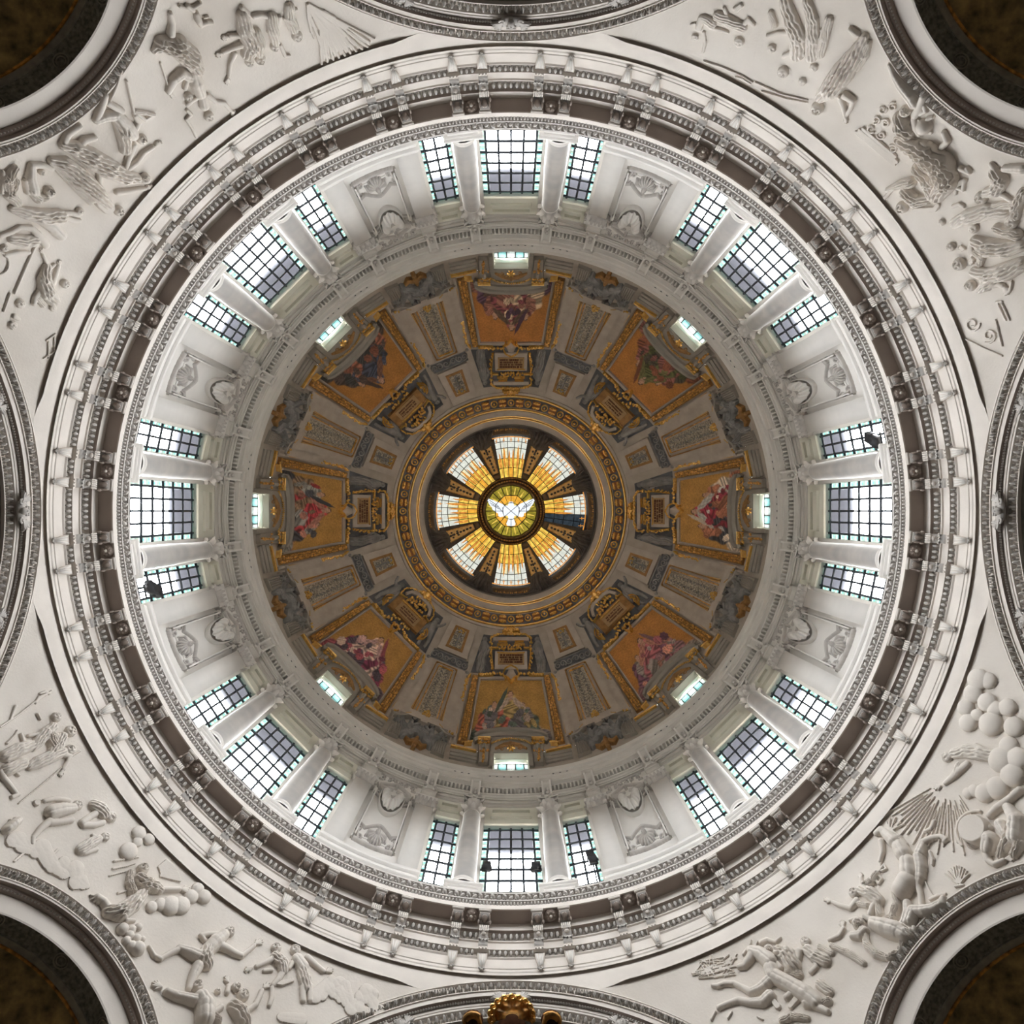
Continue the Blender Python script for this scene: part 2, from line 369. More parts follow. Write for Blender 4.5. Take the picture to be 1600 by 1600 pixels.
# ------------------------------------------------------------------ carved relief: strokes -> height field -> mesh on a surface
def field(strokes, step=1.0, pad=2):
    xs = [p[0] for k, s in strokes for p in s]; ys = [p[1] for k, s in strokes for p in s]; rs = max(p[2] for k, s in strokes for p in s)
    x0, x1, y0, y1 = min(xs) - rs - pad, max(xs) + rs + pad, min(ys) - rs - pad, max(ys) + rs + pad
    X = np.arange(x0, x1 + step, step); Y = np.arange(y0, y1 + step, step)
    H = np.zeros((len(X), len(Y)))
    body = [p for k, s in strokes if k in 'bd' for p in s]
    for k, s in strokes:
        segs = list(zip(s[:-1], s[1:])) if len(s) > 1 else [(s[0], s[0])]
        for (ax, ay, ar), (bx, by, br) in segs:
            r = max(ar, br) * 1.05
            i0 = max(0, int((min(ax, bx) - r - x0) / step)); i1 = int((max(ax, bx) + r - x0) / step) + 2
            j0 = max(0, int((min(ay, by) - r - y0) / step)); j1 = int((max(ay, by) + r - y0) / step) + 2
            x = X[i0:i1][:, None]; y = Y[j0:j1][None]
            dx, dy = bx - ax, by - ay; L2 = dx * dx + dy * dy; L = sqrt(L2) or 1.0
            t = np.clip(((x - ax) * dx + (y - ay) * dy) / L2, 0, 1) if L2 > 0 else np.zeros(np.broadcast(x, y).shape)
            px = x - ax - t * dx; py = y - ay - t * dy; d = np.sqrt(px * px + py * py); rr = ar + (br - ar) * t
            q = np.clip(1 - (d / rr) ** 2, 0, None); h = rr * np.sqrt(q)
            if k == 'd':
                perp = ((x - ax) * -dy + (y - ay) * dx) / L; ws = max(2.6, min(6.0, r * 0.42))
                al = ((x - ax) * dx + (y - ay) * dy) / L
                h = h * (0.66 + 0.40 * np.abs(np.sin(pi * (perp + 0.10 * al + 0.7 * np.sin(al * .25 + ax)) / ws + ax))) * (1 + .07 * np.sin(al * .55 + perp * .5 + ay))
            elif k == 'b' and 8 < r < 16.5 and L2 > 0:
                perp = ((x - ax) * -dy + (y - ay) * dx) / L; al = ((x - ax) * dx + (y - ay) * dy) / L
                h = h * (1 - 0.09 * np.exp(-(perp / (r * .13)) ** 2) - 0.06 * np.exp(-((np.abs(perp) - .62 * r) / (r * .12)) ** 2)) * (0.96 + 0.05 * np.abs(np.cos(pi * al / (r * .85) + .35 * perp / r)))
            elif k == 'h':
                if body:
                    bx_, by_ = min(((p[0], p[1]) for p in body), key=lambda p: hypot(p[0] - ax, p[1] - ay))
                    ux, uy = ax - bx_, ay - by_; ul = hypot(ux, uy) or 1; ux, uy = ux / ul, uy / ul
                else: ux, uy = 0, -1
                a_ = ((x - ax) * ux + (y - ay) * uy) / ar; b_ = ((x - ax) * -uy + (y - ay) * ux) / ar
                hair = np.clip((a_ - 0.15) * 4, 0, 1) + np.clip((np.abs(b_) - .62) * 5, 0, 1)
                h = h * (1 + 0.22 * np.clip(hair, 0, 1) * np.sin(x * 1.9 + 1) * np.sin(y * 2.0) * 1.5)
                h = h * 0.85
                for s_ in (-1, 1): h = h - 0.34 * ar * np.exp(-(((a_ - .08) / .16) ** 2 + ((b_ - s_ * .36) / .17) ** 2))
                h = h + 0.20 * ar * np.exp(-(((a_ + .12) / .25) ** 2 + (b_ / .13) ** 2)) - 0.15 * ar * np.exp(-(((a_ + .5) / .09) ** 2 + (b_ / .3) ** 2))
                h = np.where(q > 0, np.maximum(h, 0.05), 0)
            elif k == 'f':       # flat slab-like
                h = np.where(q > 0, np.minimum(h, rr * .5), 0)
            H[i0:i1, j0:j1] = np.maximum(H[i0:i1, j0:j1], h)
    return X, Y, H
def relief(strokes, surf, depth, step=1.0, lift=0.02, sink=0.03):
    X, Y, H = field(strokes, step)
    on = H > 1e-6
    cell = on[:-1, :-1] | on[1:, :-1] | on[:-1, 1:] | on[1:, 1:]
    used = np.zeros_like(on); used[:-1, :-1] |= cell; used[1:, :-1] |= cell; used[:-1, 1:] |= cell; used[1:, 1:] |= cell
    idx = -np.ones(on.shape, int); idx[used] = np.arange(used.sum())
    XX, YY = np.meshgrid(X, Y, indexing='ij')
    h = np.where(on, H * depth + lift, -sink)
    V = surf(XX[used], YY[used], h[used])
    I, J = np.nonzero(cell)
    Q = np.stack([idx[I, J], idx[I + 1, J], idx[I + 1, J + 1], idx[I, J + 1]], -1)
    return V, Q, None
def hand(x, y, ang, s=3.0):
    """palm and five fingers pointing along ang (degrees, image)"""
    out = []
    for da, l in ((-48, 1.5), (-20, 2.3), (-4, 2.5), (12, 2.3), (30, 1.9)):
        a = radians(ang + da); out.append(('b', [(x, y, s * .55), (x + cos(a) * s * l * .6, y + sin(a) * s * l * .6, s * .3), (x + cos(a) * s * l, y + sin(a) * s * l, s * .24)]))
    return out

# ================================================================== STRUCTURE
# floor and the nave walls round the crossing
th = np.linspace(0, 2 * pi, 64, endpoint=False)
V = np.vstack([[0, 0, -H0], np.stack([31 * np.cos(th), 31 * np.sin(th), np.full(64, -H0)], -1)])
floor = struct('floor', MB().add(V, None, [[0, 1 + i, 1 + (i + 1) % 64] for i in range(64)]).mesh('floor', 'floor'), 'dark marble floor of the church crossing', 'floor')
struct('wall_nave', MB().g(lathe([(31, -H0), (31, 27.6), (16.35, 27.6)], n=64)).mesh('wall_nave', 'nave'), 'plain stone walls and roof round the crossing', 'wall')

# pendentives: spherical triangles between ring, big arches and corner arches, one per corner
D_MAIN, D_CORN = 16.15, 17.46
Z_RING = 25.85
def pendentive(corner):
    rows = []
    for tdeg in np.linspace(-36.2, 36.2, 120):              # from the corner diagonal
        t45 = 45 - abs(tdeg)
        Rm = min(D_MAIN / cos(radians(t45)), D_CORN / cos(radians(tdeg)), 18.14)
        zb = PZ + sqrt(PR * PR - Rm * Rm); zb = min(zb, Z_RING - 0.01)
        zz = np.linspace(Z_RING, zb, 24); R = np.sqrt(PR * PR - (zz - PZ) ** 2); a = radians(tdeg + corner)
        rows.append(np.stack([R * np.sin(a), -R * np.cos(a), zz], -1))
    return grid(np.stack(rows))
PEND = {}
for nm, ang, txt in (('upper_right', 45, 'upper right'), ('lower_right', 135, 'lower right'), ('lower_left', 225, 'lower left'), ('upper_left', 315, 'upper left')):
    PEND[nm] = struct('wall_' + nm, MB().g(pendentive(ang)).mesh('pendentive', 'pend'), f'curved plaster pendentive with carved figures in the {txt} corner', 'pendentive')

for s in (-1, 1):
    pier = MB().g(cbox(18.13, 20.5, s * 16.9 - 1.7, s * 16.9 + 1.7, -H0, 18.6, 4)).mesh('pier', 'pend', smooth=False)
    for nm, ang in (('upper_right', 45), ('lower_right', 135), ('lower_left', 225), ('upper_left', 315)): new('pier', pier, PEND[nm]).rotation_euler = (0, 0, radians(ang))
# great ring: fascia, architrave, frieze and the gallery cornice
t1 = MB()
n = 384; ths = np.linspace(0, 2 * pi, n, endpoint=False); rows = []
for a in ths:
    d = math.degrees(a) % 90; d = min(d, 90 - d)            # distance from the nearest big-arch axis
    f = min(1, max(0, (d - 11.2) / 3.0)); f = f * f * (3 - 2 * f)
    rs = 16.365; mixf = lambda p, q: p + (q - p) * f
    prof = [(rs + .02, 25.82), (rs, 25.85), (mixf(16.364, 16.35), mixf(25.851, 26.22)), (mixf(16.363, 16.25), mixf(25.853, 26.22)), (mixf(16.362, 16.235), 25.86), (mixf(16.333, 16.235), 25.99), (mixf(16.327, 16.222), 26.02), (16.205, 26.58), (16.205, 26.84), (16.11, 26.84), (16.10, 26.60)]
    rows.append([(R * sin(a), -R * cos(a), Z) for R, Z in prof])
t1.g(grid(rows, cu=True))
t1.g(lathe([(16.10, 26.60), (16.09, 26.60), (16.09, 26.72), (16.06, 26.76), (16.06, 26.88), (16.03, 26.90), (16.00, 27.36), (15.94, 27.40), (15.94, 27.44), (16.04, 27.46), (15.98, 27.64), (15.80, 27.65), (15.80, 27.69), (15.86, 27.70),
            (15.88, 28.18), (15.82, 28.20), (15.82, 28.26), (15.94, 28.28), (15.86, 28.48), (15.68, 28.50)], n=320))
trim1 = struct('trim_1', t1.mesh('ring_architrave', 'band', angle=25), 'pale stone ring architrave under the drum gallery', 'cornice')
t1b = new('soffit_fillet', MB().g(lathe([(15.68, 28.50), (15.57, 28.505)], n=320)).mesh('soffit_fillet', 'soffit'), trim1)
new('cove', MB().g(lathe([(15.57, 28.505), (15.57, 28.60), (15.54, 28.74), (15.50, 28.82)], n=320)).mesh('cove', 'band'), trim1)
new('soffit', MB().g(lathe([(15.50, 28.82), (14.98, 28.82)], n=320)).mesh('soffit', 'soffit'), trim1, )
new('gallery_fascia', MB().g(lathe([(14.98, 28.82), (14.98, 28.78), (14.93, 28.78), (14.90, 29.00)], n=320)).mesh('gallery_fascia', 'band', angle=25), trim1)
new('gallery_edge', MB().g(lathe([(14.90, 29.00), (15.02, 29.03), (15.02, 29.27), (14.88, 29.30), (14.88, 29.36), (15.06, 29.38), (15.06, 29.78), (14.86, 29.80), (14.85, 29.90), (16.7, 29.90)], n=320)).mesh('gallery_edge', 'carved', angle=25), trim1)
# egg and dart rows
def eggrow(N, Rc, Zc, tilt, w, hgt, dep, skip):
    mb = MB()
    for i in range(N):
        a = 2 * pi * i / N; dg = math.degrees(a)
        if skip and any(abs((dg - c + 180) % 360 - 180) < skip for c in CONS): continue
        tx = arr((cos(a), sin(a), 0)); rad = arr((sin(a), -cos(a), 0)); upv = arr((0, 0, 1))
        e2 = cos(tilt) * upv - sin(tilt) * rad; e3 = -(cos(tilt) * rad + sin(tilt) * upv)
        c = Rc * rad + Zc * upv
        mb.g(ell(c, tx * w, e2 * hgt, e3 * dep, 8, 5))
        a2 = 2 * pi * (i + .5) / N; rad2 = arr((sin(a2), -cos(a2), 0)); tx2 = arr((cos(a2), sin(a2), 0))
        mb.g(ell(Rc * rad2 + Zc * upv, tx2 * w * .22, (cos(tilt) * upv - sin(tilt) * rad2) * hgt * .95, -(cos(tilt) * rad2 + sin(tilt) * upv) * dep * .9, 4, 3))
    return mb
CONS = [11.25 * i + 5.625 + s * 1.92 for i in range(32) for s in (-1, 1)]
tag(new('egg_and_dart', eggrow(500, 15.885, 27.55, 0.45, .066, .11, .09, .75).mesh('eggs_low', 'carved'), trim1), None, kind='stuff')
tag(new('egg_and_dart', eggrow(460, 15.755, 28.39, 0.45, .070, .13, .10, .75).mesh('eggs_high', 'carved'), trim1), None, kind='stuff')
# bead row and leaf rope on the gallery edge
mb = MB()
for i in range(720):
    a = 2 * pi * i / 720; mb.g(ell((14.93 * sin(a), -14.93 * cos(a), 29.15), (.045 * cos(a), .045 * sin(a), 0), (.09 * sin(a), -.09 * cos(a), 0), (0, 0, .10), 6, 4))
tag(new('bead_row', mb.mesh('bead_row', 'carved'), trim1), None, kind='stuff')
mb = MB()
for i in range(400):
    a = 2 * pi * i / 400; s = 1 if i % 2 else -1
    tx = arr((cos(a), sin(a), 0)); rad = arr((sin(a), -cos(a), 0)); up = arr((0, 0, 1))
    mb.g(ell(14.89 * rad + (29.58 + .06 * s) * up, tx * .085 + up * .13 * s, up * .05 - tx * .045 * s, -rad * .10, 7, 5))
    mb.g(ball(14.88 * rad + (29.47 if s > 0 else 29.70) * up + tx * .06, .045, 5, 4))
tag(new('leaf_rope', mb.mesh('leaf_rope', 'carved'), trim1), None, kind='stuff')
# rosettes in the soffit between the paired consoles
ro = Part('rosette', MB().g(turned([(.0, 28.70), (.10, 28.70), (.17, 28.73), (.24, 28.78), (.25, 28.84)], (0, -15.22, 0), 16)).mesh('rosette', 'soffit'))
pet = MB()
for i in range(8):
    a = 2 * pi * i / 8; pet.g(ell((.14 * cos(a), -15.22 + .14 * sin(a), 28.73), (.06 * cos(a), .06 * sin(a), 0), (-.045 * sin(a), .045 * cos(a), 0), (0, 0, .05), 6, 4))
pm = pet.mesh('petals', 'soffit'); bm_ = MB().g(ball((0, -15.22, 28.68), .062, 8, 6)).mesh('boss', 'band')
for i in range(32):
    o = put(ro, trim1); o.rotation_euler = (0, 0, radians(11.25 * i + 5.625)); q = new('petals', pm, o); q['kind'] = 'stuff'; new('boss', bm_, o)

# drum wall with its window openings
E = math.degrees(MAIN_HALF / RG); S0 = SIDE_ANG - math.degrees(SIDE_HALF / RG); S1 = SIDE_ANG + math.degrees(SIDE_HALF / RG)
dw = MB()
for k in range(8):
    c = 45 * k
    for a0, a1 in ((E, S0), (S1, 45 - S1), (45 - S0, 45 - E)): dw.g(cbox(RW, 16.42, c + a0, c + a1, 29.9, 42.5, 6 if a1 - a0 < 8 else 14))
    for a0, a1 in ((-E, E), (S0, S1), (-S1, -S0)):
        dw.g(cbox(RW, 16.42, c + a0, c + a1, W_TOP - .08, 42.5, 6)); dw.g(cbox(RW, 16.42, c + a0, c + a1, 29.9, W_SILL, 6))
drum = struct('wall_drum', dw.mesh('wall_drum', 'white', angle=20), 'round white drum wall carrying tall windows', 'wall')
arcs_ = [MB().g(cbox(R, RW + .02, -14.6, 14.6, z0, z1, 24)).mesh('architrave_fascia', 'upper', smooth=False) for R, z0, z1 in ((15.97, 41.42, 41.62), (15.99, 41.62, 41.84), (15.93, 41.84, 41.94), (15.96, 41.94, 42.26))]
for k in range(8):
    for q in arcs_: o = new('architrave_fascia', q, drum); o.rotation_euler = (0, 0, radians(45 * k))
# cream panels over the windows
def cyl_at(off): 
    ca, sa = cos(radians(off)), sin(radians(off))
    return lambda u, v, h: cyl_pt(arr(u) * ca + arr(v) * sa, arr(v) * ca - arr(u) * sa, h)
def wpanel(hw0, hw1, off):
    sf = cyl_at(off); fr = MB()
    out = [(-hw0, 488), (hw0, 488), (hw1, 467), (-hw1, 467)]
    pl = MB().g(patch(sf, [(-hw0 - 2, 490), (hw0 + 2, 490), (hw1 + 2, 465), (-hw1 - 2, 465)], .05, n=(8, 3)))
    for i, (a, b) in enumerate((((-.78, 482), (.78, 482)), ((-.75, 472), (.75, 472)))): pl.g(strip(sf, [(a[0] * hw0, a[1]), (b[0] * hw0, b[1])], 1.8, .20, n=8))
    for s in (-1, 1): pl.g(strip(sf, [(s * .78 * hw0, 482.8), (s * .75 * hw0, 471.2)], 1.8, .20, n=4))
    pl.g(strip(sf, [(-hw0 * .55, 477), (hw0 * .55, 477)], 5, .11, n=8))
    return pl
for k in range(8):
    for off, hw in ((0, 40), (SIDE_ANG, 17.5), (-SIDE_ANG, 17.5)):
        key = (off,)
        if k == 0: WP = globals().setdefault('WP', {}); WP[key] = wpanel(hw, hw * .955, off).mesh('lintel_panel', 'cream', angle=20)
        o = new('lintel_panel', WP[key], drum); o.rotation_euler = (0, 0, radians(45 * k))
# outer cornice seen through the glass
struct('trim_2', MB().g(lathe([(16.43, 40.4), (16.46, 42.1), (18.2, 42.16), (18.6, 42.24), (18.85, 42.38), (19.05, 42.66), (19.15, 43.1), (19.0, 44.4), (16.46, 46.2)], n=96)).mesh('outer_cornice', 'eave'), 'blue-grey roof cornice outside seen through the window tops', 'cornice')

# upper entablature
trim3 = struct('trim_3', MB().g(lathe([(16.05, 42.26), (15.90, 42.26), (15.90, 42.38), (15.84, 42.40), (15.80, 42.50), (15.72, 42.53),
        (15.70, 42.62), (16.0, 42.63), (16.0, 42.91), (15.52, 42.92), (15.50, 43.02), (15.32, 43.06), (15.32, 43.16), (15.27, 43.20), (15.25, 43.62), (15.18, 43.68), (15.16, 43.92), (15.20, 43.95),
        (15.18, 44.06), (15.06, 44.12), (15.05, 44.40), (15.02, 44.52), (15.24, 44.54)], n=320)).mesh('upper_entablature', 'upper', angle=25), 'grey stone entablature ring between drum and dome', 'cornice')
mb = MB(); N = 440
for i in range(N):
    a = 2 * pi * i / N; tx = arr((cos(a), sin(a), 0)); rad = arr((sin(a), -cos(a), 0))
    c = lambda t, R, Z: tuple(tx * t + rad * R + arr((0, 0, Z)))
    w = .052
    mb.g(hexa([c(-w, 16.0, 42.64), c(w, 16.0, 42.64), c(w, 15.47, 42.58), c(-w, 15.47, 42.58), c(-w, 16.0, 42.92), c(w, 16.0, 42.92), c(w, 15.50, 42.92), c(-w, 15.50, 42.92)]))
tag(new('dentil_row', mb.mesh('dentil_row', 'upper', smooth=False), trim3), None, kind='stuff')
mb = MB()
for k in range(8):
    for j in list(range(-3, 4)) + [-8, -7, -6, 6, 7, 8]:
        a = radians(45 * k + j * 1.52); tx = arr((cos(a), sin(a), 0)); rad = arr((sin(a), -cos(a), 0)); up = arr((0, 0, 1))
        mb.g(ell(15.165 * rad + 43.80 * up, tx * .085, up * .085, rad * .02, 4, 3))
tag(new('lozenge_row', mb.mesh('lozenge_row', 'slate', smooth=False), trim3), None, kind='stuff')

# ------------------------------------------------------------------ dome shell
AW = 1.06; AWD = math.degrees(AW / 15.1)                     # attic window half width
def phi_of_z(Z): return math.degrees(math.asin((Z - DZ) / DR))
P_TOP = phi_of_z(47.42)
def shell(th0, th1, p0, p1, n, m, Rr=DR):
    t = np.radians(np.linspace(th0, th1, n)); p = np.radians(np.linspace(p0, p1, m))
    return grid(np.stack([Rr * np.cos(p)[None] * np.sin(t)[:, None], -Rr * np.cos(p)[None] * np.cos(t)[:, None], np.broadcast_to(DZ + Rr * np.sin(p)[None], (n, m))], -1))
P_OC = 54.6
ds = MB()
for k in range(8):
    c = 45 * k
    ds.g(shell(c + AWD, c + 45 - AWD, -1.8, P_TOP, 20, 8)); ds.g(shell(c - 22.5, c + 22.5, P_TOP, P_OC, 30, 40))
ceiling = struct('ceiling', ds.mesh('dome_shell', 'dome'), 'grey stucco dome with mosaics and gilding', 'dome')

# ring round the lantern
def dring(mat, prof_r, name, par=None, nn=256):
    """lathe through (pixel radius, inward offset) on the dome sphere"""
    pr = []
    for r, h in prof_r:
        P = dome_pt(arr([0.0]), arr([float(r)]), arr([h]))[0]; pr.append((-P[1], P[2]))
    return MB().g(lathe(pr, n=nn)).mesh(name, mat, angle=25)
trim4 = struct('trim_4', dring('rib', [(186, -.05), (186, .10), (183, .16), (183, .05), (178, .05), (163, .05), (159, .05), (158, .22), (150, .22), (149, .05), (146, .10), (136.5, .10), (136, -.6)], 'oculus_ring'), 'ornate stucco ring with gilded rosettes around the lantern', 'cornice')
new('rosette_frieze', dring('slate', [(178.5, .09), (162.5, .09)], 'rosette_frieze'), trim4)
for a, b in ((182.5, 179.5), (161.3, 159.3), (150.2, 148.4), (147.2, 145.6)):
    new('gilded_ring', dring('gold', [(a, .02), (a - .2 * (a - b), .26), (b + .2 * (a - b), .26), (b, .02)], 'gilded_ring'), trim4)
rs = MB().g(strip(dome_pt, [(4.6 * cos(t), 170 + 4.6 * sin(t)) for t in np.linspace(0, 2 * pi, 17)], 2.2, .22, prof=ROUND)).mesh('rosette', 'gold')
rb = MB(); beads(rb, dome_pt, [(0, 169.5), (0, 170.5)], 1, 1.8, .16)
rbm = rb.mesh('boss', 'gold')
bx_ = MB().g(patch(dome_pt, [(-6.5, 176), (6.5, 176), (6, 164.5), (-6, 164.5)], .15, n=(4, 4))).mesh('palmette_block', 'rust')
lf = []
for yb, s in ((175.5, 1), (165, -1)):
    q = MB()
    for i in range(-2, 3):
        a = radians(i * 34); q.g(strip(dome_pt, [(i * .5, yb - s * 3), (i * .5 + sin(a) * 4.6, yb - s * 3 + s * cos(a) * 3.8)], [1.2, 2.2], .30, prof=ROUND, base=.1))
    lf.append(q.mesh('palmette', 'gold'))
for i in range(40):
    o = new('rosette', rs, trim4); o.rotation_euler = (0, 0, radians(9 * i)); new('boss', rbm, o)
    o = new('palmette_block', bx_, trim4); o.rotation_euler = (0, 0, radians(9 * i + 4.5))
    for q in lf: tag(new('palmette', q, o), None, kind='stuff')

# ------------------------------------------------------------------ big arches and corner arches
def sweep(prof, amax, n):
    ps = np.radians(np.linspace(-amax, amax, n)); prof = arr(prof)
    a = prof[:, 0][None]; d = prof[:, 1][None]
    return grid(np.stack([a * np.sin(ps)[:, None], np.broadcast_to(-d, (n, len(prof))), PZ + a * np.cos(ps)[:, None]], -1))
def arch_orn(a0, d0, a1, d1, amax, N, bulge=1.0):
    """leaf motifs along the arch on the face between (a0,d0) and (a1,d1)"""
    mb = MB(); w = hypot(a1 - a0, d1 - d0); rng = random.Random(3)
    for i in range(N):
        ps = radians(-amax + (i + .5) * 2 * amax / N); tx = arr((cos(ps), 0, -sin(ps))); ra = arr((sin(ps), 0, cos(ps))); dd = arr((0, -1, 0))
        def pt(f, out=0): 
            a = a0 + (a1 - a0) * f; d = d0 + (d1 - d0) * f
            return ra * a + dd * d + arr((0, 0, PZ))
        al = ra * (a1 - a0) / w + dd * (d1 - d0) / w; nn = np.cross(tx, al)
        if np.dot(nn, arr((0, 1, 0))) < 0: nn = -nn
        st = (a0 + a1) / 2 * 2 * radians(amax) / N
        mb.g(ell(pt(.42), tx * st * .22, al * w * .40, nn * .09 * bulge, 6, 4))
        for s in (-1, 1):
            mb.g(ell(pt(.62) + tx * st * .30 * s, (tx * s * .8 + al) * st * .16, (al * s - tx * .6) * st * .10, nn * .07 * bulge, 5, 4))
            mb.g(ell(pt(.20) + tx * st * .36 * s, tx * st * .12, al * w * .14, nn * .06 * bulge, 5, 3))
    return mb
main_prof = [(8.38, 16.42), (8.38, 16.10), (8.33, 16.10), (8.32, 16.30), (8.03, 16.34), (8.02, 16.20), (7.98, 16.20), (7.98, 16.25), (7.83, 16.28)]
AM = {}
AM['face'] = MB().g(sweep(main_prof, 80, 90)).mesh('main_archivolt', 'band', angle=25)
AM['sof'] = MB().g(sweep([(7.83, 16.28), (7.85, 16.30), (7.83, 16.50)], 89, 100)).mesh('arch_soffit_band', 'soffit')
AM['fil'] = MB().g(sweep([(7.83, 16.50), (7.80, 16.48), (7.70, 16.50), (7.69, 16.53), (7.62, 16.54), (7.61, 16.72), (7.30, 16.80), (7.29, 16.64), (7.26, 16.65), (7.25, 16.76)], 89, 100)).mesh('arch_inner_order', 'band', angle=25)
AM['vault'] = MB().g(sweep([(7.25, 16.76), (7.25, 22)], 89, 40)).mesh('arch_barrel', 'apse2')
AM['orn'] = arch_orn(8.31, 16.16, 8.03, 16.24, 80, 84, 1.5).mesh('carved_leaf_band', 'carved')
AM['orn2'] = arch_orn(7.60, 16.58, 7.30, 16.70, 80, 80, 1.3).mesh('carved_inner_band', 'carved')
mb = MB()
for i in range(240):
    ps = radians(-80 + 160 * (i + .5) / 240); mb.g(ball((7.82 * sin(ps), -16.42, PZ + 7.82 * cos(ps)), .05, 5, 4))
AM['bead'] = mb.mesh('arch_bead_row', 'carved')
corn_prof = [(5.04, 17.62), (5.04, 17.38), (4.99, 17.38), (4.98, 17.56), (4.68, 17.60), (4.67, 17.45), (4.63, 17.45), (4.63, 17.48), (4.57, 17.49)]
AC = {}
AC['face'] = MB().g(sweep(corn_prof, 88, 80)).mesh('corner_archivolt', 'band', angle=25)
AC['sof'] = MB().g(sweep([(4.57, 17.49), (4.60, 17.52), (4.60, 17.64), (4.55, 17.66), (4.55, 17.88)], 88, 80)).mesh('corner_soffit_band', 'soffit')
AC['white'] = MB().g(sweep([(4.55, 17.88), (4.52, 17.87), (4.04, 17.96), (4.00, 17.99)], 88, 80)).mesh('white_arch_band', 'band', angle=25)
AC['orn'] = arch_orn(4.97, 17.43, 4.68, 17.49, 88, 56, 1.5).mesh('carved_leaf_band', 'carved')
mb = MB()
for i in range(130):
    ps = radians(-88 + 176 * (i + .5) / 130); mb.g(ball((4.56 * sin(ps), -17.72, PZ + 4.56 * cos(ps)), .045, 5, 4))
AC['bead'] = mb.mesh('arch_bead_row', 'carved')
AC['vault'] = MB().g(sweep([(4.00, 17.99), (4.05, 18.0), (4.05, 18.85)], 90, 60)).mesh('apse_barrel', 'apse')
AC['ring'] = MB().g(sweep([(4.05, 18.85), (3.98, 18.86), (3.98, 18.93), (4.05, 18.94)], 90, 60)).mesh('gilded_rib', 'golddull')
AC['vault2'] = MB().g(sweep([(4.05, 18.62), (4.02, 18.63), (4.02, 18.85)], 90, 60)).mesh('painted_band', 'apse2')
hd = []
for p in np.radians(np.linspace(0, 90, 20)):
    hd.append([(4.05 * sin(q) * cos(p), -(18.94 + 4.05 * sin(p)), PZ + 4.05 * cos(q) * cos(p)) for q in np.radians(np.linspace(-90, 90, 40))])
AC['semi'] = MB().g(grid(hd)).mesh('gold_half_dome', 'apsegold')
md = MB()
for sgn in (-1, 0, 1):
    ps = sgn * .55; c = arr((4.03 * sin(ps), -18.24, PZ + 4.03 * cos(ps))); tx = arr((cos(ps), 0, -sin(ps))); dd = arr((0, -1, 0)); nr = arr((-sin(ps), 0, -cos(ps)))
    for rr in (.22, .14):
        pth = [c + nr * .02 + tx * rr * cos(t) + dd * rr * sin(t) for t in np.linspace(0, 2 * pi, 25)]; md.g(tube(pth, .02, 5))
AC['med'] = md.mesh('medallion_rings', 'apse2')
# keystone cartouche: winged mask on a scrolled shield, in arch coordinates at angle ps
def keystone(ps, ac, dc, s=1.0):
    tx = arr((cos(ps), 0, -sin(ps))); dn = -arr((sin(ps), 0, cos(ps))); out = arr((0, 1, 0))
    c0 = arr((ac * sin(ps), -dc, PZ + ac * cos(ps))); sh = MB(); P = lambda t, d, o: c0 + (tx * t + dn * d + out * o) * s
    sh.g(ell(P(0, .05, .0), tx * .42 * s, dn * .24 * s, out * .14 * s, 12, 7))
    wings = MB(); face = MB(); scr = MB()
    for q in (-1, 1):
        for i in range(5):
            a = radians(12 + 17 * i); wings.g(ell(P(q * (.34 + .12 * cos(a)), .06 - .26 * sin(a) + .12, .08), (tx * q * cos(a) - dn * sin(a)) * .24 * s, (dn * cos(a) + tx * q * sin(a)) * .055 * s, out * .07 * s, 7, 5))
        scr.g(tube([P(q * (.30 + .10 * cos(t) * (1 - t / 9)), .22 + .09 * sin(t) * (1 - t / 9), .10) for t in np.linspace(0, 6, 14)], .035 * s, 6))
    face.g(ell(P(0, .16, .14), tx * .13 * s, dn * .16 * s, out * .13 * s, 10, 7)); face.g(ell(P(0, .18, .27), tx * .025 * s, dn * .05 * s, out * .04 * s, 5, 4))
    for q in (-1, 1): face.g(ball(P(q * .12, .05, .14), .06 * s, 6, 4))
    for i in range(-2, 3): face.g(ball(P(i * .06, -.01, .17), .055 * s, 6, 4))
    org = tuple(c0)
    return [Part('shield', sh.mesh('shield', 'carved', org)), Part('wing', wings.mesh('wing', 'carved', org), kind='stuff'), Part('mask', face.mesh('mask', 'carved', org)), Part('scroll', scr.mesh('scroll', 'carved', org), kind='stuff')], org
KEYS = [(0, 7.76, 16.36, 1.0), (-.50, 7.62, 16.52, .85), (.50, 7.62, 16.52, .85)]
KP = [keystone(*k) for k in KEYS]
for i, nm in enumerate(('top', 'right', 'bottom', 'left')):
    r = new('trim_' + str(5 + i), AM['face']); r.location = (0, 0, H0); r.rotation_euler = (0, 0, radians(90 * i))
    tag(r, f'broad carved archivolt of the great arch at the {nm} edge', 'arch', kind='structure')
    for nme, key in (('soffit_band', 'sof'), ('inner_order', 'fil'), ('barrel_vault', 'vault')): new(nme, AM[key], r)
    for nme, key in (('leaf_band', 'orn'), ('inner_leaf_band', 'orn2'), ('bead_row', 'bead')): tag(new(nme, AM[key], r), None, kind='stuff')
    for (parts, org), pos in zip(KP, ('at the crown', 'anticlockwise of the crown', 'clockwise of the crown')):
        place(parts, 'winged_keystone', f'grey winged mask cartouche {pos} of the {nm} great arch' if pos != 'at the crown' else f'grey winged mask cartouche at the crown of the {nm} great arch', 'cartouche', org, 90 * i, 'winged masks on the great arches')
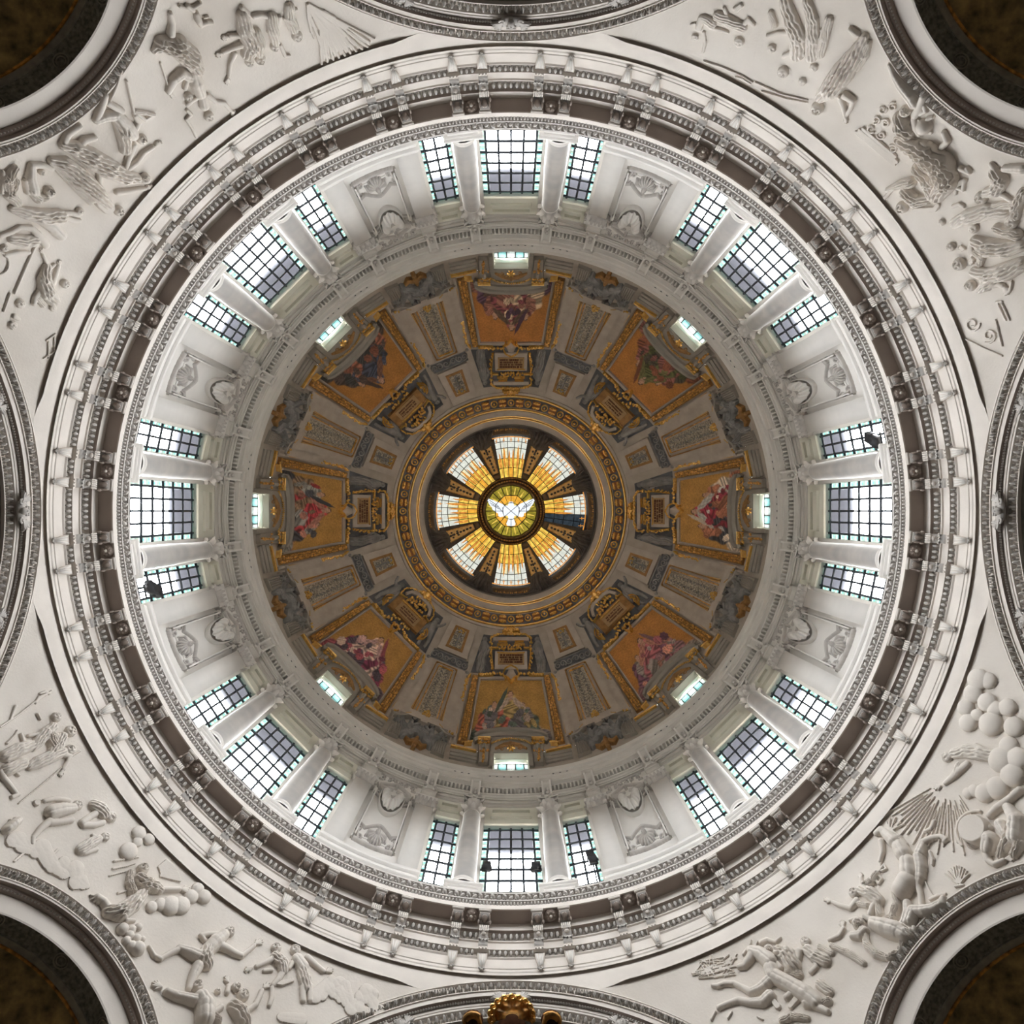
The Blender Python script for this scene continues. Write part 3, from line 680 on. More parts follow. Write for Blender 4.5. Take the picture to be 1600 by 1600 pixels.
for i, nm in enumerate(('upper_right', 'lower_right', 'lower_left', 'upper_left')):
    r = new('trim_' + str(9 + i), AC['face']); r.location = (0, 0, H0); r.rotation_euler = (0, 0, radians(45 + 90 * i))
    tag(r, f'carved archivolt of the dark corner niche at {nm.replace("_", " ")}', 'arch', kind='structure')
    new('soffit_band', AC['sof'], r); new('white_band', AC['white'], r)
    for nme, key in (('leaf_band', 'orn'), ('bead_row', 'bead')): tag(new(nme, AC[key], r), None, kind='stuff')
    w = new(f'wall_{nm}_apse', AC['vault']); w.location = (0, 0, H0); w.rotation_euler = (0, 0, radians(45 + 90 * i))
    tag(w, f'dark painted apse vault behind the {nm.replace("_", " ")} corner arch', 'apse', kind='structure')
    new('painted_band', AC['vault2'], w); new('gilded_rib', AC['ring'], w); new('gold_half_dome', AC['semi'], w); tag(new('medallion', AC['med'], w), None, kind='stuff')

# ------------------------------------------------------------------ drum windows
rowsZ = [39.04 - 1.06 * k for k in range(9)]                 # bar heights; the last is the sill
def win_parts(half, ncl, bw):
    """half width, number of clear columns, border width -> list of Part for a window whose plane is x / Z at y = -RG"""
    xs = [-half, -half + bw] + [-half + bw + (2 * half - 2 * bw) * i / ncl for i in range(1, ncl)] + [half - bw, half]
    parts = []; org = (0, -RG, W_SILL); cache = {}
    def pane(w, h, mat):
        k = (round(w, 4), round(h, 4), mat)
        if k not in cache: cache[k] = MB().g(box(-w / 2 + .008, w / 2 - .008, -.012, .012, -h / 2 + .008, h / 2 - .008)).mesh('pane', mat, smooth=False)
        return cache[k]
    frm = MB()
    for x0, x1, z0, z1 in ((-half - .06, -half + .02, W_SILL - .02, W_TOP + .02), (half - .02, half + .06, W_SILL - .02, W_TOP + .02), (-half, half, W_TOP - .03, W_TOP + .05), (-half, half, W_SILL - .06, W_SILL + .03)):
        frm.g(box(x0, x1, -RG - .08, -RG + .10, z0, z1))
    parts.append(('frame', frm.mesh('window_frame', 'white', org, smooth=False), (0, 0, 0)))
    vb = MB().g(box(-.052, .052, -.04, .04, W_SILL, W_TOP)).mesh('glazing_bar', 'iron', (0, 0, W_SILL), smooth=False)
    hb = MB().g(box(-half, half, -.035, .035, -.062, .062)).mesh('glazing_bar', 'iron', smooth=False)
    for x in xs[1:-1]: parts.append(('glazing_bar', vb, (x, .02, 0)))
    for z in rowsZ[:-1]: parts.append(('glazing_bar', hb, (0, .05, z - W_SILL)))
    zz = [W_TOP] + rowsZ
    for j in range(len(zz) - 1):
        z1, z0 = zz[j], zz[j + 1]
        for i in range(len(xs) - 1):
            x0, x1 = xs[i], xs[i + 1]; edge = i in (0, len(xs) - 2)
            mat = 'topglass' if j == 0 else ('tealglass' if edge else 'glass')
            if edge and j > 0:
                for q in range(2):
                    hh = (z1 - z0) / 2; parts.append(('border_pane', pane(x1 - x0, hh, mat), ((x0 + x1) / 2, 0, z0 + hh * (q + .5) - W_SILL)))
            else: parts.append(('border_pane' if j == 0 else 'pane', pane(x1 - x0, z1 - z0, mat), ((x0 + x1) / 2, 0, (z0 + z1) / 2 - W_SILL)))
    return parts
WM = win_parts(MAIN_HALF, 4, .30); WS = win_parts(SIDE_HALF, 2, .20)
wn_ = 0
for k in range(8):
    for off, prt, txt in ((0, WM, f'wide leaded window, middle of the {BAY[k]} drum group'), (-SIDE_ANG, WS, f'narrow leaded window, anticlockwise side of the {BAY[k]} drum group'), (SIDE_ANG, WS, f'narrow leaded window, clockwise side of the {BAY[k]} drum group')):
        wn_ += 1; r = new(f'window_{wn_}', None); a = radians(45 * k + off); r.empty_display_size = .2
        r.location = (RG * sin(a), -RG * cos(a), W_SILL + H0); r.rotation_euler = (0, 0, a)
        tag(r, txt, 'window', 'leaded drum windows', 'structure')
        for nme, me, loc in prt: o = new(nme, me, r); o.location = loc

# attic windows at the foot of the dome
aw_org = (0, -15.62, 44.6)
rev = MB().g(box(-AW, AW, -15.66, -14.95, 47.38, 47.44))
head = rev.mesh('head_soffit', 'cream', aw_org, smooth=False)
side = [MB().g(box(s * AW - .03, s * AW + .03, -15.66, -15.0, 44.5, 47.42)).mesh('reveal', 'cream', aw_org, smooth=False) for s in (-1, 1)]
step = MB().g(box(-AW + .03, AW - .03, -15.36, -15.28, 47.30, 47.40)).mesh('head_step', 'cream', aw_org, smooth=False)
wide = [.26, .52, .54, .52, .26]; x = -sum(wide) / 2; apn = []
for i, w in enumerate(wide):
    for z0, z1 in ((44.6, 45.5), (45.5, 46.4), (46.4, 47.3)):
        apn.append(('pane', MB().g(box(-w / 2 + .025, w / 2 - .025, -.01, .01, -(z1 - z0) / 2 + .02, (z1 - z0) / 2 - .02)).mesh('attic_pane', 'atticwhite' if i in (0, 2, 4) else 'atticglass', smooth=False), (x + w / 2, 0, (z0 + z1) / 2 - 44.6)))
    x += w
backf = MB()
x = -sum(wide) / 2
for i in range(6):
    backf.g(box(x - .03, x + .03, -15.66, -15.60, 44.5, 47.38)); x += wide[i] if i < 5 else 0
for z in (44.6, 45.5, 46.4, 47.3): backf.g(box(-1.05, 1.05, -15.66, -15.60, z - .03, z + .03))
backm = backf.mesh('window_frame', 'iron', aw_org, smooth=False)
for k in range(8):
    r = new(f'window_{25 + k}', None); a = radians(45 * k); r.location = (15.62 * sin(a), -15.62 * cos(a), 44.6 + H0); r.rotation_euler = (0, 0, a); r.empty_display_size = .2
    tag(r, f'small teal attic window under the {BAY[k]} dome mosaic', 'window', 'small attic windows', 'structure')
    new('head_soffit', head, r); new('head_step', step, r); new('frame', backm, r)
    for s in side: new('reveal', s, r)
    for nme, me, loc in apn: o = new(nme, me, r); o.location = loc

# ================================================================== DRUM ORDER
# ---- free-standing marble columns beside each wide window
COL_R, COL_ANG = 15.66, 7.3
Z_PED, Z_CAP0, Z_CAP1 = 31.05, 38.9, 40.45
def rlathe(prof, n=28): return turned([(r, z) for r, z in prof], (0, -COL_R, 0), n)
def leafblade(c, outv, upv, h, w, curl):
    """small acanthus leaf: curved strip with a tip that bends outwards"""
    tx = np.cross(outv, upv); rows = []
    for f in np.linspace(0, 1, 5):
        o = curl * f ** 3; ww = w * (1 - .55 * f ** 2) * (1 + .18 * (int(f * 4) % 2))
        rows.append([c + upv * h * (f - .22 * f ** 4) + outv * o + tx * ww * s + outv * (.03 if s == 0 else 0) for s in (-1, 0, 1)])
    return grid(rows)
def capital(cx, n8=8, org=None):
    bell = MB().g(turned([(.40, Z_CAP0 - .04), (.46, Z_CAP0), (.46, Z_CAP0 + .07), (.41, Z_CAP0 + .1), (.42, Z_CAP1 - .5), (.52, Z_CAP1 - .2)], (0, -COL_R, 0), 20))
    lv = MB()
    for row, (z, h, r, w, cu) in enumerate(((Z_CAP0 + .08, .50, .42, .13, .20), (Z_CAP0 + .30, .72, .42, .12, .26))):
        for i in range(8):
            a = 2 * pi * (i + .5 * row) / 8; o = arr((cos(a), sin(a), 0)); lv.g(leafblade(arr((0, -COL_R, z)) + o * r, o, arr((0, 0, 1)), h, w, cu))
    vo = MB()
    for i in range(4):
        a = pi / 4 + i * pi / 2; o = arr((cos(a), sin(a), 0)); c = arr((0, -COL_R, Z_CAP1 - .22)) + o * .60
        vo.g(tube([c + o * (.13 * cos(t) * (1 - t / 12)) + arr((0, 0, .13 * sin(t) * (1 - t / 12))) for t in np.linspace(-1.5, 7.5, 16)], .04, 6))
    ab = MB(); pts = []
    for i in range(4):
        a = pi / 4 + i * pi / 2; pts.append((.78 * cos(a), .78 * sin(a))); a2 = a + pi / 4; pts.append((.46 * cos(a2), .46 * sin(a2)))
    Vb = [(x, y - COL_R, Z_CAP1 - .12) for x, y in pts] + [(x * 1.04, y * 1.04 - COL_R, Z_CAP1) for x, y in pts]
    ab.add(Vb, [[i, (i + 1) % 8, 8 + (i + 1) % 8, 8 + i] for i in range(8)] + [[0, 1, 2, 3], [0, 3, 4, 7], [4, 5, 6, 7]], None); ab.g(ball((0, -COL_R + .52, Z_CAP1 - .06), .08))
    return Part('capital', bell.mesh('capital_bell', 'carved', org), [Part('acanthus', lv.mesh('acanthus', 'carved', org), kind='stuff'), Part('volute', vo.mesh('volute', 'carved', org), kind='stuff'), Part('abacus', ab.mesh('abacus', 'white', org, smooth=False))])
org = (0, -COL_R, 29.9)
ped = MB().g(bbox(-.62, .62, 15.18, 16.1, 29.9, 30.72)).mesh('pedestal', 'white', org, smooth=False)
pcap = MB().g(bbox(-.72, .72, 15.10, 16.1, 30.72, 30.80)).g(bbox(-.80, .80, 15.02, 16.1, 30.80, 30.92)).g(bbox(-.76, .76, 15.06, 16.1, 30.92, 31.05)).mesh('pedestal_cap', 'white', org, smooth=False)
base = MB().g(rlathe([(.66, 31.05), (.66, 31.18), (.60, 31.20), (.68, 31.30), (.64, 31.40), (.55, 31.44), (.60, 31.54), (.53, 31.60)])).mesh('base', 'white', org)
shaft = MB().g(rlathe([(.52, 31.58), (.515, 33.0), (.50, 35.0), (.465, 37.2), (.43, Z_CAP0), (.46, Z_CAP0 + .02)], 32)).mesh('shaft', 'column', org)
colparts = [Part('pedestal', ped, [Part('pedestal_cap', pcap)]), Part('base', base), Part('shaft', shaft), capital(0, org=org)]
for k in range(8):
    for s, w in ((-1, 'anticlockwise'), (1, 'clockwise')):
        place(colparts, 'marble_column', f'grey marble column with leafy capital, {w} side of the {BAY[k]} wide window', 'column', org, 45 * k + s * COL_ANG, 'marble columns in the drum')

# ---- flat pilasters beside the niches
PIL = 16.35
org = (0, -16.0, 31.9)
psh = MB().g(bbox(-.46, .46, 15.66, 16.1, 31.9, 39.2)).mesh('pilaster_shaft', 'white', org, smooth=False)
pbs = MB().g(bbox(-.56, .56, 15.54, 16.1, 31.9, 32.1)).g(bbox(-.52, .52, 15.58, 16.1, 32.1, 32.3)).mesh('pilaster_base', 'white', org, smooth=False)
pcp = MB().g(bbox(-.48, .48, 15.66, 16.1, 39.2, 40.1)).mesh('capital_block', 'carved', org, smooth=False)
lv = MB()
for z, h, n_, cu in ((39.22, .42, 4, .16), (39.42, .55, 5, .22)):
    for i in range(n_):
        x = -.42 + .84 * i / (n_ - 1); lv.g(leafblade(arr((x, -15.66, z)), arr((0, 1, 0)), arr((0, 0, 1)), h, .11, cu))
    for s in (-1, 1):
        for y in (-15.82, -15.98): lv.g(leafblade(arr((s * .46, y, z)), arr((s, 0, 0)), arr((0, 0, 1)), h, .10, cu))
for s in (-1, 1):
    c = arr((s * .50, -15.66, 39.95)); lv.g(tube([c + arr((s * .10 * cos(t) * (1 - t / 12), .04 * cos(t), .11 * sin(t) * (1 - t / 12))) for t in np.linspace(-1.5, 7.5, 14)], .035, 6))
lvm = lv.mesh('acanthus', 'carved', org)
pab = MB().g(bbox(-.60, .60, 15.50, 16.1, 40.06, 40.2)).mesh('abacus', 'white', org, smooth=False)
pilparts = [Part('shaft', psh), Part('base', pbs), Part('capital', pcp, [Part('acanthus', lvm, kind='stuff'), Part('abacus', pab)])]
for k in range(8):
    for s, w in ((-1, 'anticlockwise'), (1, 'clockwise')):
        place(pilparts, 'pilaster', f'flat white pilaster, outer {w} edge of the {BAY[k]} window group', 'pilaster', org, 45 * k + s * PIL, 'flat pilasters in the drum')

# ---- plinth under pilasters and niche
for k in range(8):
    if k == 0:
        org = (0, -16.0, 29.9); pm_ = []
        for R, a, z0, z1 in ((15.46, 7.9, 29.9, 31.1), (15.36, 8.15, 31.1, 31.22), (15.40, 8.0, 31.22, 31.42), (15.28, 8.3, 31.42, 31.56), (15.34, 8.15, 31.56, 31.72), (15.50, 7.95, 31.72, 31.9)):
            pm_.append(Part('plinth_course', MB().g(cbox(R, 16.1, -a, a, z0, z1, 14)).mesh('plinth_course', 'white', org, smooth=False)))
    place(pm_, 'plinth', f'moulded white plinth under the shell niche {between(k)}', 'plinth', org, 45 * k + 22.5, 'plinths under the shell niches')

# ---- shell niches
org = (0, -16.0, 32.0); sf = lambda u, v, h: cyl_pt(u, 456.5 + (arr(v) - 448) * .93, h)
fr = []
for s in (-1, 1): fr.append(Part('frame', MB().g(strip(sf, [(s * 33, 566), (s * 28, 480)], 2.4, .24, n=10)).g(strip(sf, [(s * 37, 568), (s * 31.5, 478)], 1.8, .14, n=10)).mesh('frame', 'white', org, angle=20)))
field_m = MB().g(patch(sf, [(-31, 560), (31, 560), (28, 486), (-28, 486)], .02, n=(8, 8))).mesh('recess', 'white', org)
# big scallop shell, hinge towards the dome, bowl open below
rows = []; hin = (0, 483)
for a in np.radians(np.linspace(-92, 92, 45)):
    col = []
    for f in np.linspace(.06, 1, 9):
        rr = 27 * f; lobes = abs(sin(a * 6.5)); hh = .05 + .42 * sin(f * 2.5) + .13 * lobes * f
        col.append((hin[0] + rr * sin(a) * .66, hin[1] + rr * cos(a) * 1.05 + 1.2 * lobes * f, hh))
    rows.append(col)
rows = arr(rows); shl = MB().g(grid(sf(rows[..., 0], rows[..., 1], rows[..., 2])))
shm = shl.mesh('shell', 'white', org, angle=60)
rim = MB().g(strip(sf, [(19.5 * sin(a), 483 + 29.5 * cos(a)) for a in np.radians(np.linspace(-100, 100, 25))], 2.2, .26, prof=ROUND)).mesh('shell_rim', 'white', org)
def S(kind, *p): return (kind, [tuple(q) for q in p])
def spiral(cx, cy, r0, turns, a0, w, sgn=1, n=14): return ('b', [(cx + r0 * (1 - i / n * .75) * cos(a0 + sgn * turns * 2 * pi * i / n), cy + r0 * (1 - i / n * .75) * sin(a0 + sgn * turns * 2 * pi * i / n), w * (1 - .3 * i / n)) for i in range(n + 1)])
low = []
for s in (-1, 1):
    low += [S('b', (s * 30, 540, 1.6), (s * 22, 545, 2), (s * 12, 538, 1.8), (s * 5, 534, 1.8), (0, 533, 2)), spiral(s * 30, 547, 5, 1.1, 0, 1.3, s), spiral(s * 24, 562, 6, 1.1, 2, 1.5, -s), S('b', (s * 33, 568, 2.2), (s * 18, 570, 2), (0, 571, 2)),
            S('b', (s * 31, 552, 2.4), (s * 28, 566, 2.4)), S('b', (s * 14, 546, 1.2), (s * 17, 556, 1.6))]
for i in range(-4, 5):
    a = radians(i * 19); low.append(S('b', (3 * sin(a), 544 + 2 * cos(a), 1.0), (15 * sin(a), 544 + 20 * cos(a), 2.3)))
low.append(S('h', (0, 545, 4.2)))
lowm = MB().g(relief(low, sf, .075, .6)).mesh('shell_cartouche', 'carved', org)
up = []
for s in (-1, 1):
    up += [S('b', (s * 29, 482, 1.6), (s * 20, 487, 1.6), (s * 12, 479, 1.4)), spiral(s * 25, 481, 4, 1.1, 1, 1.2, s), S('b', (s * 25, 466, 1.7), (0, 457, 1.7)), S('b', (s * 26, 468, 1.4), (s * 4, 468, 1.4)),
           S('d', (s * 24, 474, 2.2), (s * 14, 481, 3.0), (0, 483.5, 3.2)), S('b', (s * 26, 473, 1.8), (s * 29, 466, 1.4))]
    for q in (0, 1, 2): up.append(spiral(s * (5 + 9 * q), 452, 3.6, 1.1, q, 1.0, s * (1 if q % 2 else -1)))
up += [S('b', (-29, 448, 1.1), (29, 448, 1.1)), S('b', (-30, 457, 1.0), (-24, 457, 1.0)), S('b', (24, 457, 1.0), (30, 457, 1.0)), S('b', (0, 463, 2.5))]
upm = MB().g(relief(up, sf, .075, .6)).mesh('pediment_garland', 'carved', org)
nparts = fr + [Part('recess', field_m), Part('shell', shm, [Part('shell_rim', rim)]), Part('shell_cartouche', lowm), Part('pediment_and_garland', upm)]
for k in range(8):
    place(nparts, 'shell_niche', f'carved scallop shell niche with garland {between(k)}', 'niche', org, 45 * k + 22.5, 'shell niches in the drum')

# ---- consoles of the upper entablature
org = (0, -15.9, 40.2)
imp = MB().g(bbox(-.36, .36, 15.60, 16.1, 40.2, 41.50)).g(bbox(-.40, .40, 15.56, 16.1, 41.05, 41.15)).mesh('impost', 'upper', org, smooth=False)
bod = MB().g(prism([(15.95, 41.46), (15.62, 41.46), (15.50, 41.62), (15.48, 41.85), (15.58, 42.1), (15.50, 42.4), (15.34, 42.62), (15.26, 42.95), (15.30, 43.05), (15.95, 43.05)], -.17, .17)).mesh('console_body', 'upper', org)
rails = []
for s in (-1, 1):
    rails.append(Part('rail', MB().g(prism([(15.9, 41.40), (15.60, 41.40), (15.42, 41.66), (15.40, 41.9), (15.50, 42.15), (15.42, 42.4), (15.26, 42.62), (15.18, 42.95), (15.24, 43.1), (15.9, 43.1)], s * .22 - .05, s * .22 + .05)).mesh('rail', 'white', org)))
orn = MB().g(ell((0, -15.44, 41.78), (.13, 0, 0), (0, .09, 0), (0, 0, .16), 8, 6)).g(ell((0, -15.42, 42.25), (.10, 0, 0), (0, .09, .05), (0, 0, .13), 8, 6))
for s in (-1, 1): orn.g(ell((s * .27, -15.5, 41.55), (.10, 0, 0), (0, .10, 0), (0, 0, .10), 7, 5))
cap_ = MB().g(bbox(-.34, .34, 15.14, 15.6, 43.06, 43.20)).mesh('console_cap', 'upper', org, smooth=False)
cparts = [Part('impost', imp), Part('body', bod), *rails, Part('acanthus', orn.mesh('console_leaf', 'carved', org), kind='stuff'), Part('cap', cap_)]
for k in range(8):
    for off, w in ((-PIL, 'above the outer anticlockwise pilaster'), (-COL_ANG, 'above the anticlockwise column'), (COL_ANG, 'above the clockwise column'), (PIL, 'above the outer clockwise pilaster')):
        place(cparts, 'entablature_console', f'grey scrolled console {w} of the {BAY[k]} window group', 'console', org, 45 * k + off, 'consoles under the dome')

# ---- paired consoles carrying the gallery
org = (0, -16.0, 26.8)
tip = MB()
for x, z, r in ((0, 26.74, .05), (-.07, 26.80, .055), (.07, 26.80, .055), (0, 26.84, .06)): tip.g(ball((x, -15.98, z), r, 7, 5))
pen = MB().g(hexa([(-.07, -16.05, 26.80), (.07, -16.05, 26.80), (.07, -15.93, 26.80), (-.07, -15.93, 26.80), (-.18, -16.05, 27.46), (.18, -16.05, 27.46), (.18, -15.82, 27.46), (-.18, -15.82, 27.46)]))
gut = MB()
for x in (-.11, 0, .11): gut.g(hexa([(x * .35 - .018, -15.94, 26.86), (x * .35 + .018, -15.94, 26.86), (x * .35 + .018, -15.90, 26.86), (x * .35 - .018, -15.90, 26.86), (x - .022, -15.86, 27.36), (x + .022, -15.86, 27.36), (x + .022, -15.80, 27.36), (x - .022, -15.80, 27.36)]))
necking = MB().g(bbox(-.22, .22, 15.68, 16.0, 27.46, 27.56)).g(bbox(-.20, .20, 15.72, 16.0, 27.56, 27.66))
for x in (-.12, 0, .12): necking.g(ell((x, -15.68, 27.51), (.045, 0, 0), (0, .05, 0), (0, 0, .06), 6, 4))
sh_ = MB().g(bbox(-.17, .17, 15.70, 15.95, 27.66, 28.06))
scrl = MB().g(prism([(15.9, 27.66), (15.66, 27.70), (15.62, 27.86), (15.66, 28.0), (15.52, 28.06), (15.40, 28.16), (15.38, 28.34), (15.44, 28.46), (15.40, 28.58), (15.24, 28.62), (15.06, 28.62), (15.00, 28.72), (15.0, 28.82), (15.9, 28.82)], -.165, .165))
lfm = MB()
for i, (x, a) in enumerate(((0, 0), (-.08, .3), (.08, -.3), (-.13, .5), (.13, -.5))):
    lfm.g(leafblade(arr((x, -15.64, 28.10)), arr((0, 1, 0)), arr((sin(a) * -.6, .12, -1)), .38 - .05 * abs(i // 2), .05, .06))
knob = MB().g(ell((0, -15.50, 28.10), (.10, 0, 0), (0, .085, 0), (0, 0, .075), 10, 7))
flu = []
for x in (-.15, -.075, 0, .075, .15): flu.append(tube([(x, -15.40, 28.12), (x, -15.36, 28.22), (x, -15.36, 28.34), (x, -15.40, 28.46)], .034, 6))
fl = MB(); [fl.g(f) for f in flu]
und = MB()
for s in (-1, 1):
    und.g(ell((s * .17, -15.20, 28.66), (.05, 0, 0), (0, .16, 0), (0, 0, .10), 8, 6)); und.g(ell((s * .20, -15.34, 28.60), (.06, 0, 0), (0, .09, 0), (0, 0, .12), 7, 5))
und.g(ell((0, -15.22, 28.62), (.13, 0, 0), (0, .17, 0), (0, 0, .09), 8, 6))
hd = MB().g(bbox(-.19, .19, 15.02, 15.12, 28.66, 28.80)).g(bbox(-.23, .23, 14.94, 15.03, 28.70, 28.80))
bos = MB().g(ell((0, -15.09, 28.64), (.085, 0, 0), (0, .03, 0), (0, 0, .05), 8, 5))
mk = lambda mb, nme, mat, sm=True: mb.mesh(nme, mat, org, smooth=sm)
gparts = [Part('pendant', mk(pen, 'pendant', 'band', False), [Part('pendant_tip', mk(tip, 'pendant_tip', 'carved'), kind='stuff'), Part('guttae', mk(gut, 'guttae', 'white', False), kind='stuff')]), Part('necking', mk(necking, 'necking', 'band'), kind='stuff'),
          Part('shaft', mk(sh_, 'console_shaft', 'band', False)), Part('scroll', mk(scrl, 'console_scroll', 'carved', False), [Part('leaf', mk(lfm, 'console_acanthus', 'carved'), kind='stuff'), Part('fluting', mk(fl, 'fluting', 'band'), kind='stuff'), Part('underside_leaf', mk(und, 'underside_leaf', 'soffit'), kind='stuff')]),
          Part('knob', mk(knob, 'knob', 'band')), Part('head', mk(hd, 'console_head', 'band', False), [Part('boss', mk(bos, 'head_boss', 'white'))])]
for i in range(32):
    for s, w in ((-1, 'leading'), (1, 'following')):
        place(gparts, 'gallery_console', f'carved gallery console, {"anticlockwise" if s < 0 else "clockwise"} one of the {ORD[i]} pair counted clockwise from the top', 'console', org, 11.25 * i + 5.625 + s * 1.92, 'paired consoles under the gallery')

# ================================================================== DOME ORNAMENT (u across, v towards the rim, pixels from the axis in the upright bay)
D0 = (0, -14.0, 49.0)
dm = lambda mb, nme, mat, sm=True, ang=30: mb.mesh(nme, mat, D0, smooth=sm, angle=ang)
rngd = random.Random(11)
# ---- mosaic pictures
PAL = [[(.12, .03, .035), (.06, .03, .05), (.34, .25, .16), (.17, .07, .05), (.08, .05, .035)],
       [(.05, .055, .02), (.14, .045, .025), (.035, .03, .022), (.17, .06, .05), (.10, .09, .035)],
       [(.17, .02, .03), (.38, .31, .24), (.035, .035, .04), (.24, .09, .05), (.30, .28, .25)],
       [(.20, .06, .065), (.15, .075, .08), (.10, .04, .06), (.16, .13, .11), (.30, .13, .09)],
       [(.19, .13, .05), (.05, .065, .05), (.24, .06, .04), (.10, .085, .09), (.30, .22, .17)],
       [(.34, .24, .19), (.20, .045, .055), (.11, .02, .04), (.05, .035, .045), (.32, .19, .17)],
       [(.22, .025, .028), (.035, .035, .04), (.14, .085, .05), (.17, .16, .14), (.26, .11, .08)],
       [(.028, .033, .05), (.05, .035, .03), (.19, .065, .04), (.03, .03, .03), (.12, .055, .035)]]
GND = [(.40, .155, .037), (.40, .16, .037), (.42, .21, .052), (.40, .165, .038), (.37, .195, .048), (.38, .19, .046), (.39, .20, .048), (.37, .155, .035)]
V_IN, V_OUT, U_IN, U_OUT = 265.0, 358.0, 47.5, 64.5
def paint(k):
    rng = random.Random(100 + k); ns, ntt = 110, 96
    s = np.linspace(-1, 1, ns)[:, None] * np.ones((1, ntt)); t = np.ones((ns, 1)) * np.linspace(0, 1, ntt)[None]
    P = [arr(c) * 1.5 for c in PAL[k]]; C = np.zeros((ns, ntt, 3)) + arr(GND[k])
    C *= (1 + .10 * np.sin(s * 9 + t * 7 + k) * np.sin(t * 11 - s * 5))[..., None]
    def blob(cx, cy, rx, ry, rot, col, fold=0.0, fa=0.0, edge=.12):
        nonlocal C
        ca, sa = cos(rot), sin(rot); dx = (s - cx); dy = (t - cy) * 1.45
        rx = rx * 1.22; ry = ry * 1.22
        x = (dx * ca + dy * sa) / rx; y = (-dx * sa + dy * ca) / ry
        d = np.sqrt(x * x + y * y) + .16 * np.sin(7 * np.arctan2(y, x) + cx * 9) * .5
        m = np.clip((1 - d) / edge, 0, 1)[..., None]
        c = np.ones_like(C) * arr(col)
        if fold: c = c * (1 + fold * 1.3 * np.sin(fold * 30 + 34 * (x * rx * cos(fa) + y * ry * sin(fa)) + 5 * np.sin(6 * y)))[..., None]
        C = C * (1 - m) + c * m
    sg = 1 if k % 2 else -1
    blob(0, .93, 1.0, .26, 0, P[4] * .9, .35, .4); blob(-.55, .98, .5, .22, 0, P[3], .3); blob(.6, .96, .45, .25, 0, P[1], .3)
    for q, (cx, cy) in enumerate(((-.48 + rng.uniform(-.08, .08), .66), (.50 + rng.uniform(-.08, .08), .62 + rng.uniform(-.05, .05)))):
        blob(cx, cy + .10, .30, .34, rng.uniform(-.5, .5), P[1 + q], .45, rng.uniform(0, 3)); blob(cx * .9, cy - .06, .20, .22, rng.uniform(-.4, .4), P[3], .4, 1.2)
        blob(cx * .85, cy - .255, .055, .055, 0, arr((.10, .06, .04)), .3); blob(cx * .85, cy - .215, .062, .085, 0, arr((.42, .24, .16)), .15)
        blob(cx * .55, cy + .02, .26, .06, .6 * (1 if cx > 0 else -1), P[4], .2)
    blob(.04 * sg, .70, .42, .40, .25 * sg, P[0], .5, .5 * sg); blob(-.10 * sg, .58, .24, .30, -.4 * sg, P[2], .45, 1.0); blob(.0, .44, .22, .26, .1, P[0] * 1.15, .45, 2.2)
    blob(.14 * sg, .78, .20, .28, .6 * sg, P[3], .4, 1.5); blob(0.02, .225, .075, .065, 0, arr((.10, .055, .035)), .4); blob(0.02, .265, .070, .095, 0, arr((.44, .25, .17)), .15)
    for w in (-1, 1): blob(.26 * w, .42, .26, .07, .7 * w, P[4] * .9, .3)
    blob(-.28 * sg, .34, .05, .30, .5 * sg, P[1] * .8)
    for i in range(26): blob(rng.uniform(-.75, .75), rng.uniform(.42, .98), rng.uniform(.03, .10), rng.uniform(.03, .12), rng.uniform(0, 3), P[rng.randrange(5)] * rng.uniform(.6, 1.5), .3, 1)
    U = s * (U_IN + (U_OUT - U_IN) * t); Vv = V_IN + (V_OUT - V_IN) * t - 3.0 * (1 - s * s) * 0
    me = MB().g(grid(dome_pt(U, Vv, np.full(U.shape, .02)))).mesh('mosaic_picture', 'mosaic', D0)
    a = me.color_attributes.new('Col', 'FLOAT_COLOR', 'POINT')
    a.data.foreach_set('color', np.concatenate([np.clip(C * (1.0), 0.004, 1), np.ones((ns, ntt, 1))], -1).astype(np.float32).ravel())
    return me
sfr = []
for s in (-1, 1):
    sfr.append(Part('stone_frame', dm(MB().g(strip(dome_pt, [(s * 49.3, 263), (s * 66.5, 360)], 3.0, .20, n=14, prof=[(-.5, 0), (-.5, .6), (-.2, .6), (-.1, 1), (.5, 1), (.5, 0)])), 'stone_frame', 'rib')))
sfr.append(Part('stone_frame', dm(MB().g(strip(dome_pt, [(-50, 263.5), (50, 263.5)], 3.0, .20, n=12)), 'stone_frame', 'rib')))
gbd = []
